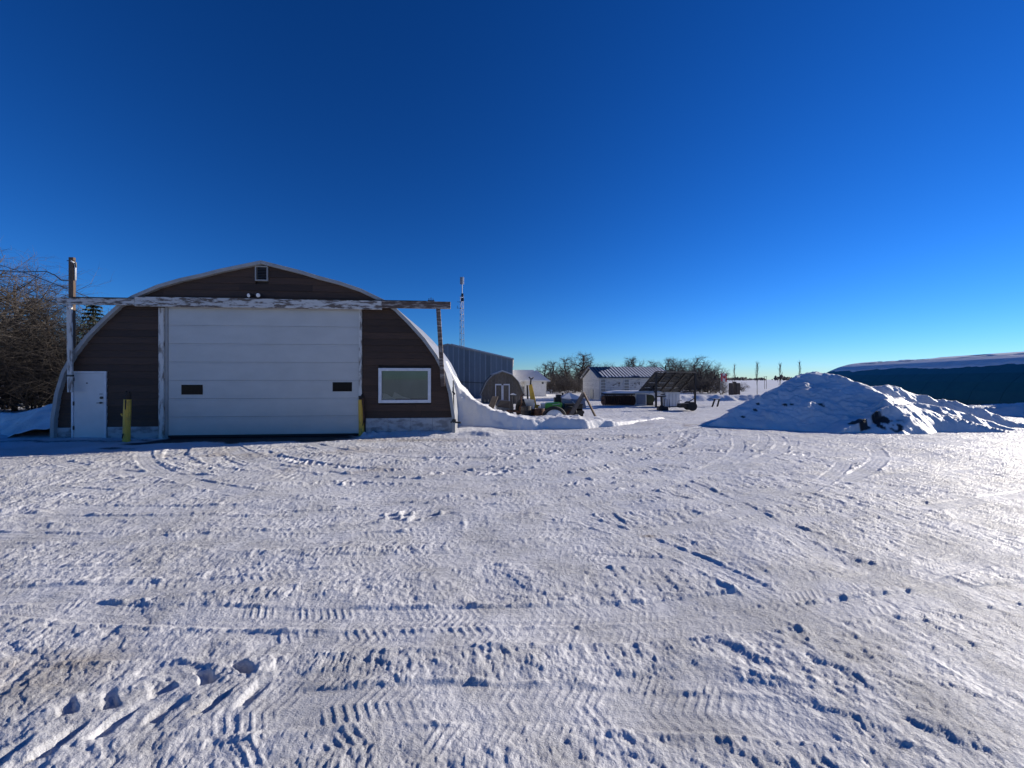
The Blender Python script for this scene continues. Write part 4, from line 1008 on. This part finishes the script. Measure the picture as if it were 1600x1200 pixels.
# pipe stand with snow cap
t = thing('pipe_stand', 'thin steel pipe stand with a small snow cap beside the trough', 'stand', (px(801,650,16).x, 16, 0))
b = MB(); b.tube([(-.1,0,.1),(-.1,0,.72)], .016, 6); b.build('pipe', M['iron'], t)
b = MB(); b.tube([(.01,0,.0),(.01,0,1.0)], .022, 6); b.build('pipe', M['iron'], t)
b = MB(); b.bar((-.12,0,1.0),(.16,0,.98),.07,.03); b.build('plate', M['iron'], t)
b = MB(); b.tube([(-.1,0,1.03),(.02,0,1.05),(.15,0,1.01)], [.015,.045,.02], 6); b.build('snow_cap', M['rsnow'], t)
# upright black tyre with rim
t = thing('tractor_tyre', 'black tractor tyre standing upright at left of the yellow boom', 'tyre', (px(817,652,16.2).x, 16.2, .40), 0)
b = MB(); b.torus((0,0,0), (.8,.55,.05), .31, .13, 28, 8, 1.15); b.build('tyre', M['rubber'], t)
b = MB(); b.tube([(-.06,-.04,0),(.06,.04,0)], .2, 14); b.build('rim', M['rust'], t)
# low flatbed trailer
t = thing('flatbed_trailer', 'rusty dark flatbed trailer half buried behind the snow bank', 'trailer', (0, 16.2, 0))
x0, x1 = px(826,640,16.2).x, px(905,640,16.2).x
MB().box(x0, x1, -.6, .7, .36, .46).build('deck', M['rust'], t)
MB().box(x0+.3, x1+.05, -.66, -.61, .06, .40).build('side_panel', M['black'], t)
MB().box(x0-.1, x0+.29, -.65, -.61, .14, .36).build('side_panel', M['rust'], t)
for y in (-.55, .6): MB().bar((x0-.2,y,.32),(x1+.1,y,.32),.08,.10).build('rail', M['black'], t)
b = MB(); b.bar((x0-.2,-.55,.32),(x0-.9,.05,.34),.07); b.bar((x0-.2,.6,.32),(x0-.9,.05,.34),.07); b.build('drawbar', M['rust'], t)
wh = (x0+x1)/2+.55
for y in (-.72, .82):
    o = MB().torus((wh,y,.28), (0,1,0), .22, .09, 24, 8).build('wheel', M['rubber'], t); MB().tube([(wh,y-.06,.28),(wh,y+.06,.28)], .14, 12).build('rim', M['rust'], o)
for k, u in enumerate((830, 838, 848, 856)):
    q = px(u, 643, 15.55); b = MB(); b.tube([(q.x-.05,-.62,.30),(q.x+.06,-.66,.36+.03*k)], [.10,.06], 8); b.bar((q.x-.1,-.6,.28),(q.x+.12,-.6,.44),.05); b.build('rusty_fitting', M['rust'], t)
# yellow boom
t = thing('yellow_boom', 'yellow steel boom with a black hook tip standing on the trailer', 'boom', (px(832,636,16.3).x, 16.3, .46))
b = MB(); b.add([(-.06,-.06,.05),(.20,-.06,.0),(.20,.06,.0),(-.06,.06,.05),(-.16,-.05,.95),(-.02,-.05,1.0),(-.02,.05,1.0),(-.16,.05,.95)], [(0,3,2,1),(4,5,6,7),(0,1,5,4),(1,2,6,5),(2,3,7,6),(3,0,4,7)]); b.build('arm', M['yellow'], t, bevel=.01)
b = MB(); b.bar((-.19,0,.1),(-.22,0,.95),.07,.09); b.build('ram', M['black'], t)
b = MB(); b.bar((-.09,0,.97),(-.06,0,1.22),.06); b.bar((-.06,0,1.2),(-.16,0,1.3),.05); b.bar((-.06,0,1.2),(.05,0,1.28),.05); b.build('hook', M['black'], t)
b = MB(); b.box(-.02,.3,-.1,.1,-.01,.12); b.build('base', M['yellow'], t)
# white hopper
t = thing('white_hopper', 'pale grey tapered hopper in front of the yellow boom', 'hopper', (px(827,637,15.7).x, 15.7, .46))
b = MB(); b.add([(-.08,-.1,0),(.16,-.1,0),(.16,.1,0),(-.08,.1,0),(-.22,-.15,.4),(.2,-.15,.36),(.2,.15,.36),(-.22,.15,.4)], [(0,3,2,1),(4,5,6,7),(0,1,5,4),(1,2,6,5),(2,3,7,6),(3,0,4,7)]); b.build('hopper', M['galv'], t)
MB().bar((.17,-.12,.0),(.2,-.12,.25),.04).build('bracket', M['white'], t)
# rusty drums and a pallet crate among the junk
def drum(u, v, Y_, hh, m_, lab):
    q = px(u, v, Y_); t = thing('steel_drum', lab, 'drum', (q.x, Y_, 0), 0, 'drums on the junk row')
    b = MB(); b.tube([(0,0,0),(0,0,hh*.33),(0,0,hh*.34),(0,0,hh*.36),(0,0,hh*.66),(0,0,hh*.68),(0,0,hh*.7),(0,0,hh)], [.2,.2,.215,.2,.2,.215,.2,.2], 16); b.build('shell', m_, t)
    b = MB(); b.torus((0,0,hh), (0,0,1), .195, .014, 16, 6); b.build('rim', M['black'], t)
drum(822, 650, 15.3, .58, M['black'], 'black steel drum beside the upright tractor tyre')
drum(843, 650, 15.2, .50, M['rust'], 'rusty steel drum in front of the trailer below the yellow boom')
t = thing('wooden_crate', 'dark slatted crate standing behind the green hood', 'crate', (px(884,640,17.4).x, 17.4, 0), R(12))
for k in range(5): MB().box(-.4, .4, -.3, -.27, .05+.16*k, .18+.16*k).build('slat', M['pole'], t)
for x in (-.37, .37): MB().box(x-.03, x+.03, -.268, .3, 0, .84).build('end_frame', M['rot'], t)
t = thing('scrap_pipe', 'bent rusty pipe sticking up beside the black steel drum', 'pipe', (px(814,645,15.9).x, 15.9, 0))
b = MB(); b.tube([(0,0,0),(.03,0,.6),(.0,0,.95),(.14,0,1.05)], .028, 8); b.build('pipe', M['rust'], t)
# green mower body
t = thing('green_mower_body', 'bright green machine hood lying on the trailer', 'machine hood', (px(864,634,16).x, 16, .46))
pr = [(-.34,.0),(.34,.0),(.34,.2),(.28,.25),(-.28,.23),(-.34,.17)]
b = MB(); b.prism(pr, -.28, .28); b.build('hood', M['green'], t, bevel=.02)
b = MB(); b.bar((-.06,-.285,.16),(.26,-.285,.20),.04,.02); b.build('decal_stripe', M['galv'], t)
b = MB(); b.box(-.50,-.345,-.2,.2,.0,.2); b.build('grille', M['galv'], t)
b = MB(); b.tube([(-.62,-.25,.05),(-.52,-.25,.05)], .05, 8); b.build('lamp', M['ceramic'], t)
# engine block behind it
t = thing('black_engine', 'black engine block behind the green hood', 'engine', (px(873,630,16.6).x, 16.6, .46))
b = MB(); b.box(-.2,.25,-.2,.2,0,.42); b.box(-.12,.1,-.15,.15,.42,.55); b.tube([(.17,0,.4),(.17,0,.62)], .05, 8); b.build('block', M['black'], t, bevel=.02)
# snow covered load
t = thing('covered_load', 'blue grey tarp covered load under snow on the trailer end', 'covered load', (px(893,634,16.4).x, 16.4, .46))
b = MB(); b.add([(-.42,-.4,.0),(.55,-.4,.0),(.55,.4,.0),(-.42,.4,.0),(-.45,-.34,.40),(.1,-.36,.30),(.5,-.3,.38),(.5,.3,.38),(-.45,.3,.46),(-.1,.0,.56)], [(0,1,5,4),(1,6,5),(1,2,7,6),(2,3,8,7),(3,0,4,8),(4,5,9),(5,6,9),(6,7,9),(7,8,9),(8,4,9)]); b.build('tarp', M['tarp'], t)
b = MB(); b.add([(-.46,-.3,.42),(.1,-.3,.36),(.5,-.26,.41),(.5,.3,.41),(-.46,.3,.48),(-.1,.0,.63)], [(0,1,5),(1,2,5),(2,3,5),(3,4,5),(4,0,5)]); b.build('snow_cap', M['rsnow'], t)
b = MB(); b.bar((-.02,-.42,.28),(.25,-.42,.02),.03); b.build('batten', M['white'], t)
b = MB(); b.add([(-.2,-.41,.0),(.25,-.41,.0),(.02,-.41,.26),(-.2,-.38,.0),(.25,-.38,.0),(.02,-.38,.26)], [(0,1,2),(5,4,3),(0,3,4,1),(1,4,5,2),(2,5,3,0)]); b.build('wedge', M['boardgrey'], t)
# black box at the trailer end
t = thing('black_steel_box', 'black steel box standing behind the timber ramp', 'box', (px(900,650,15.6).x, 15.6, 0), 0)
b = MB(); b.box(-.42,.27,0,.5,.0,.62); b.build('body', M['black'], t, bevel=.01)
MB().box(-.44,.285,-.015,.515,.622,.66).build('lid', M['black'], t)
# half buried tyre hump
t = thing('buried_tyre', 'snow filled tractor tyre half buried in the snow bank', 'tyre', (px(866,655,14.9).x, 14.9, .2))
b = MB(); b.torus((0,0,-.05), (0,1,.18), .42, .07, 32, 8, 1.4); b.build('tyre', M['rubber'], t)
b = MB(); b.tube([(0,.09,-.05),(0,.0,-.05),(0,-.10,-.06),(0,-.18,-.1)], [.4,.4,.34,.05], 20); b.build('snow_fill', M['rsnow'], t, smooth=True)
# timber A
t = thing('timber_prop', 'two weathered planks propped against each other in an A shape', 'planks', (0,0,0))
ap, l_, r_ = px(912,615,15.4), px(890,651,15.0), px(934,655,15.2)
b = MB(); b.bar(l_, ap, .05, .17); b.build('plank', M['boardgrey'], t)
b = MB(); b.bar(r_+Vector((0,.07,-.05)), ap+Vector((0,.07,.05)), .18, .06); b.build('plank', M['pole'], t)
# disc harrow
hY2 = 24.2
xa, xb = px(940,634,hY2).x, px(991,634,hY2).x
t = thing('disc_harrow', 'rusty disc harrow with a long row of discs under snow', 'harrow', ((xa+xb)/2, hY2, 0), 0)
hl = (xb-xa)/2
n = 15
for k in range(n):
    x = -hl+.12+(2*hl-.2)*k/(n-1)
    b = MB(); b.tube([(x-.02,-.006,.34),(x+.02,.006,.34)], [.31,.29], 18); b.build('disc', M['rust'], t)
b = MB(); b.tube([(-hl,0,.34),(hl,0,.34)], .04, 8); b.build('axle', M['black'], t)
b = MB(); b.bar((-hl+.1,-.06,.72),(hl,-.06,.74),.09,.10); b.bar((-hl+.1,.5,.72),(hl,.5,.74),.09,.10)
for x in (-hl+.25, -.2, .4, hl-.15): b.bar((x,-.06,.7),(x,.5,.72),.07); b.bar((x,0,.34),(x,0,.72),.05)
b.build('frame', M['black'], t)
b = MB(); b.tube([(-hl+.1,-.05,.72),(-hl-.04,-.05,.6),(-hl-.08,-.05,.4)], [.05,.05,.04], 8); b.build('end_shield', M['grey'], t)
for k in range(n-1):
    x = -hl+.2+(2*hl-.3)*k/(n-1); MB().tube([(x,-.12,.70),(x+.03,-.14,.60)], [.05,.02], 6).build('bearing_cap', M['rust'], t)
b = MB(); b.add([(-hl+.15,-.14,.79),(hl,-.14,.79),(hl,.56,.79),(-hl+.15,.56,.79),(-hl+.35,-.1,.86),(hl-.02,-.1,.9),(hl-.02,.5,.92),(-hl+.3,.5,.87)], [(0,1,5,4),(1,2,6,5),(2,3,7,6),(3,0,4,7),(4,5,6,7),(0,3,2,1)]); b.build('snow_cap', M['rsnow'], t)
# white storage box with olive tank
bY = 24.3
t = thing('white_storage_box', 'white steel storage box beside the end of the disc harrow', 'box', (px(1001.5,635,bY).x, bY, 0), R(4))
b = MB(); b.box(-.36,.36,0,.9,0,.80); b.build('body', M['paintwhite'], t, bevel=.015)
b = MB(); b.box(-.29,.29,-.02,-.002,.08,.72); b.build('door', M['tarp'], t)  # blue shade on the white box front, put into this panel's colour
b = MB(); b.box(-1.9,1.35,-.12,1.0,.806,.85); b.build('lid', M['galv'], t)
b = MB(); b.add([(-1.9,-.12,.852),(1.35,-.12,.852),(1.35,1,.852),(-1.9,1,.852),(-1.6,-.05,.93),(1.2,-.05,.92),(1.2,.9,.93),(-1.6,.9,.94)], [(0,1,5,4),(1,2,6,5),(2,3,7,6),(3,0,4,7),(4,5,6,7),(0,3,2,1)]); b.build('snow_cap', M['rsnow'], t)
t = thing('olive_tank', 'dark olive fuel tank between the white box and the machinery', 'tank', (px(1017,634,bY).x, bY+.25, 0), 0)
b = MB(); b.tube([(0,-.2,.42),(0,.6,.42)], .27, 16); b.build('drum', M['olive'], t)
for y in (-.1,.5): MB().box(-.2,.2,y-.04,y+.04,0,.2).build('cradle', M['black'], t)
# white cabinet at right
t = thing('white_cabinet', 'white metal cabinet under the steel rack', 'cabinet', (px(1051,635,23.2).x, 23.2, 0), R(-6))
b = MB(); b.box(-.42,.42,0,.7,0,.84); b.build('body', M['paintwhite'], t, bevel=.012)
b = MB(); b.box(-.01,.0,-.012,-.001,.04,.8); b.box(.18,.2,-.012,-.001,.04,.8); b.box(-.22,-.2,-.012,-.001,.04,.8); b.build('seam', M['grey'], t)
MB().box(-.46,.46,-.05,.75,.842,.88).build('top', M['galv'], t)
# tilted steel rack
t = thing('steel_rack', 'tall tilted black steel grid rack standing on legs over the white cabinet', 'rack', (0,0,0))
TL, TR_ = px(1025,582,23.2), px(1086,583,24.6); BL, BR = px(998,613.5,24.4), px(1060,613.5,26.0)
for k in range(5):
    a, c = TL.lerp(TR_, k/4), BL.lerp(BR, k/4); MB().bar(a, c, .12 if k in (0,4) else .09, .11).build('rafter', M['black'], t)
for k in range(5):
    a, c = TL.lerp(BL, k/4), TR_.lerp(BR, k/4); MB().bar(a+Vector((0,0,.05)), c+Vector((0,0,.05)), .09, .07).build('rail', M['black'], t)
for k in range(16):
    i, j = k % 4, k // 4
    c4 = [TL.lerp(TR_, (i+e)/4).lerp(BL.lerp(BR, (i+e)/4), (j+g)/4) for e, g in ((.06,.05),(.94,.05),(.94,.95),(.06,.95))]
    MB().add(c4 + [p + Vector((0,0,.012)) for p in c4], [(0,1,2,3),(7,6,5,4),(0,4,5,1),(1,5,6,2),(2,6,7,3),(3,7,4,0)]).build('mesh_panel', M['mesh'], t)
for p_, q_ in ((TR_, None), (TL, None)):
    g_ = p_.copy(); g_.z = -.1; MB().bar(g_, p_, .10).build('leg', M['black'], t)
for p_ in (BL, BR):
    g_ = p_.copy(); g_.z = -.1; MB().bar(g_, p_, .06).build('leg', M['black'], t)
gz = lambda p_, z: Vector((p_.x, p_.y, z))
MB().bar(gz(TR_, 1.7), BR.lerp(TR_, .35), .045).build('brace', M['black'], t)
MB().bar(gz(TR_, .9), BR, .045).build('brace', M['black'], t)
MB().bar(gz(TL, .8), BL.lerp(TL, .5), .045).build('brace', M['black'], t)
MB().bar(gz(TR_, .5), gz(TR_, .1)+Vector((-.5,.1,0)), .05).build('brace', M['black'], t)
# dark walk-behind machine and cart
t = thing('walk_behind_machine', 'black walk-behind machine with handle bars in front of the olive tank', 'machine', (px(1034,640,20.8).x, 20.8, 0))
b = MB(); b.box(-.2,.28,-.2,.2,.0,.2); b.build('base', M['black'], t)
b = MB(); b.tube([(0,0,.2),(-.02,0,.78)], .06, 8); b.bar((-.3,0,.72),(.22,0,.76),.06); b.bar((-.05,0,.84),(.18,0,.86),.08,.05); b.build('mast', M['black'], t)
b = MB(); b.tube([(.1,-.1,.2),(.1,-.1,.6),(.25,-.1,.6),(.25,-.1,.2)], .016, 6); b.tube([(.42,0,.1),(.40,0,.6)], .014, 6); b.build('handle', M['iron'], t)
b = MB(); b.tube([(-.1,-.22,.14),(-.1,-.3,.14)], .15, 12); b.build('wheel', M['rubber'], t)
t = thing('black_cart', 'low black wheeled cart at the foot of the steel rack', 'cart', (px(1069,641,20.6).x, 20.6, 0), R(-5))
b = MB(); b.add([(-.32,-.25,.16),(.28,-.25,.16),(.28,.25,.16),(-.32,.25,.16),(-.26,-.28,.36),(.22,-.28,.40),(.22,.28,.40),(-.26,.28,.36)], [(0,3,2,1),(4,5,6,7),(0,1,5,4),(1,2,6,5),(2,3,7,6),(3,0,4,7)]); b.build('tub', M['black'], t)
b = MB(); b.tube([(.30,-.3,.24),(.30,-.36,.24)], .24, 14); b.build('wheel', M['rubber'], t)
b = MB(); b.tube([(.30,.3,.24),(.30,.36,.24)], .24, 14); b.build('wheel', M['rubber'], t)
b = MB(); b.bar((.3,-.3,.24),(.3,.3,.24),.05); b.bar((-.3,0,.2),(-1.25,.05,.16),.05); b.build('drawbar', M['black'], t)
b = MB(); b.tube([(-.3,.1,.3),(-.28,.1,.5),(-.1,.1,.52)], .014, 6); b.build('rail', M['iron'], t)
# slanted leg board
sp = gnd(1117, 635)
t = thing('slanted_sign_stand', 'flat board on two slanted dark legs at left of the snow pile', 'stand', (sp.x, sp.y, 0))
k_ = sp.y/603
b = MB(); b.bar((-9*k_,0,12*k_),(8*k_,0,10.8*k_),.16,.035); b.build('board', M['black'], t)
MB().bar((-4.5*k_,0,-.05),(0*k_,0,11.4*k_),.07).build('leg', M['black'], t)
MB().bar((3.5*k_,0,-.05),(8*k_-.05,0,11*k_),.07).build('leg', M['black'], t)
# brown block with cap
t = thing('brown_block', 'square brown block structure with a small cap among the bushes', 'monument', (px(1147.5,618,41).x, 41, 0))
MB().box(-.44,-.005,-.3,.3,-.05,1.28).build('body', M['brownblock'], t); MB().box(.005,.44,-.3,.3,-.05,1.28).build('body', M['brownblock'], t)
MB().box(-.12,.12,-.15,.15,1.28,1.42).build('cap', M['brownblock'], t)
MB().box(-.035,.035,-.33,-.302,-.05,1.3).build('joint_strip', M['black'], t)
# flag
fY = 40.
t = thing('national_flag', 'red and white maple leaf flag flying in front of the bare trees', 'flag', (px(1126.5,600,fY).x, fY, 0))
t.scale = (.55, .55, .9)
MB().tube([(0,0,-.1),(0,0,2.75)], .03, 6).build('flagpole', M['galv'], t)
def cloth(x0, x1, m_, n_):
    b = MB(); k = 6
    vs = []
    for i in range(k+1):
        x = x0+(x1-x0)*i/k; yy = .06*math.sin(x*6)
        for z in (1.65-.10*x, 2.55-.02*x): vs += [(x, yy-.004, z), (x, yy+.004, z)]
    for i in range(k):
        a = 4*i; b_ = a+4
        b.f += [(a,b_,b_+2,a+2),(a+1,a+3,b_+3,b_+1),(a+2,b_+2,b_+3,a+3),(a,a+1,b_+1,b_)]
    b.v = vs; b.m = [0]*len(b.f); return b.build(n_, m_, t)
cloth(.03,.33, M['red'], 'red_band'); cloth(.331,.80, M['paintwhite'], 'white_band'); cloth(.801,1.1, M['red'], 'red_band')
leaf = [(0,-.30),(.03,-.12),(.19,-.14),(.16,-.06),(.29,.06),(.24,.08),(.26,.18),(.15,.15),(.13,.19),(.06,.12),(.08,.26),(.04,.24),(0,.33)]
leaf = [(x*.75+.565, z*.9+2.07) for x, z in leaf] + [(-x*.75+.565, z*.9+2.07) for x, z in reversed(leaf[1:-1])]
b = MB(); b.prism(leaf, -.078, -.07); b.build('maple_leaf', M['red'], t)
# pole gate far out in the field
t = thing('pole_gate', 'two thin poles with a crossbar standing in the far field', 'poles', (px(1196,608,68).x, 68, 0))
MB().tube([(-.17,0,-.1),(-.17,0,2.1)], .035, 6).build('pole', M['pole'], t); MB().tube([(.17,0,-.1),(.17,0,2.2)], .035, 6).build('pole', M['pole'], t)
MB().bar((-.35,0,2.12),(.3,0,2.15),.06).build('crossbar', M['pole'], t)
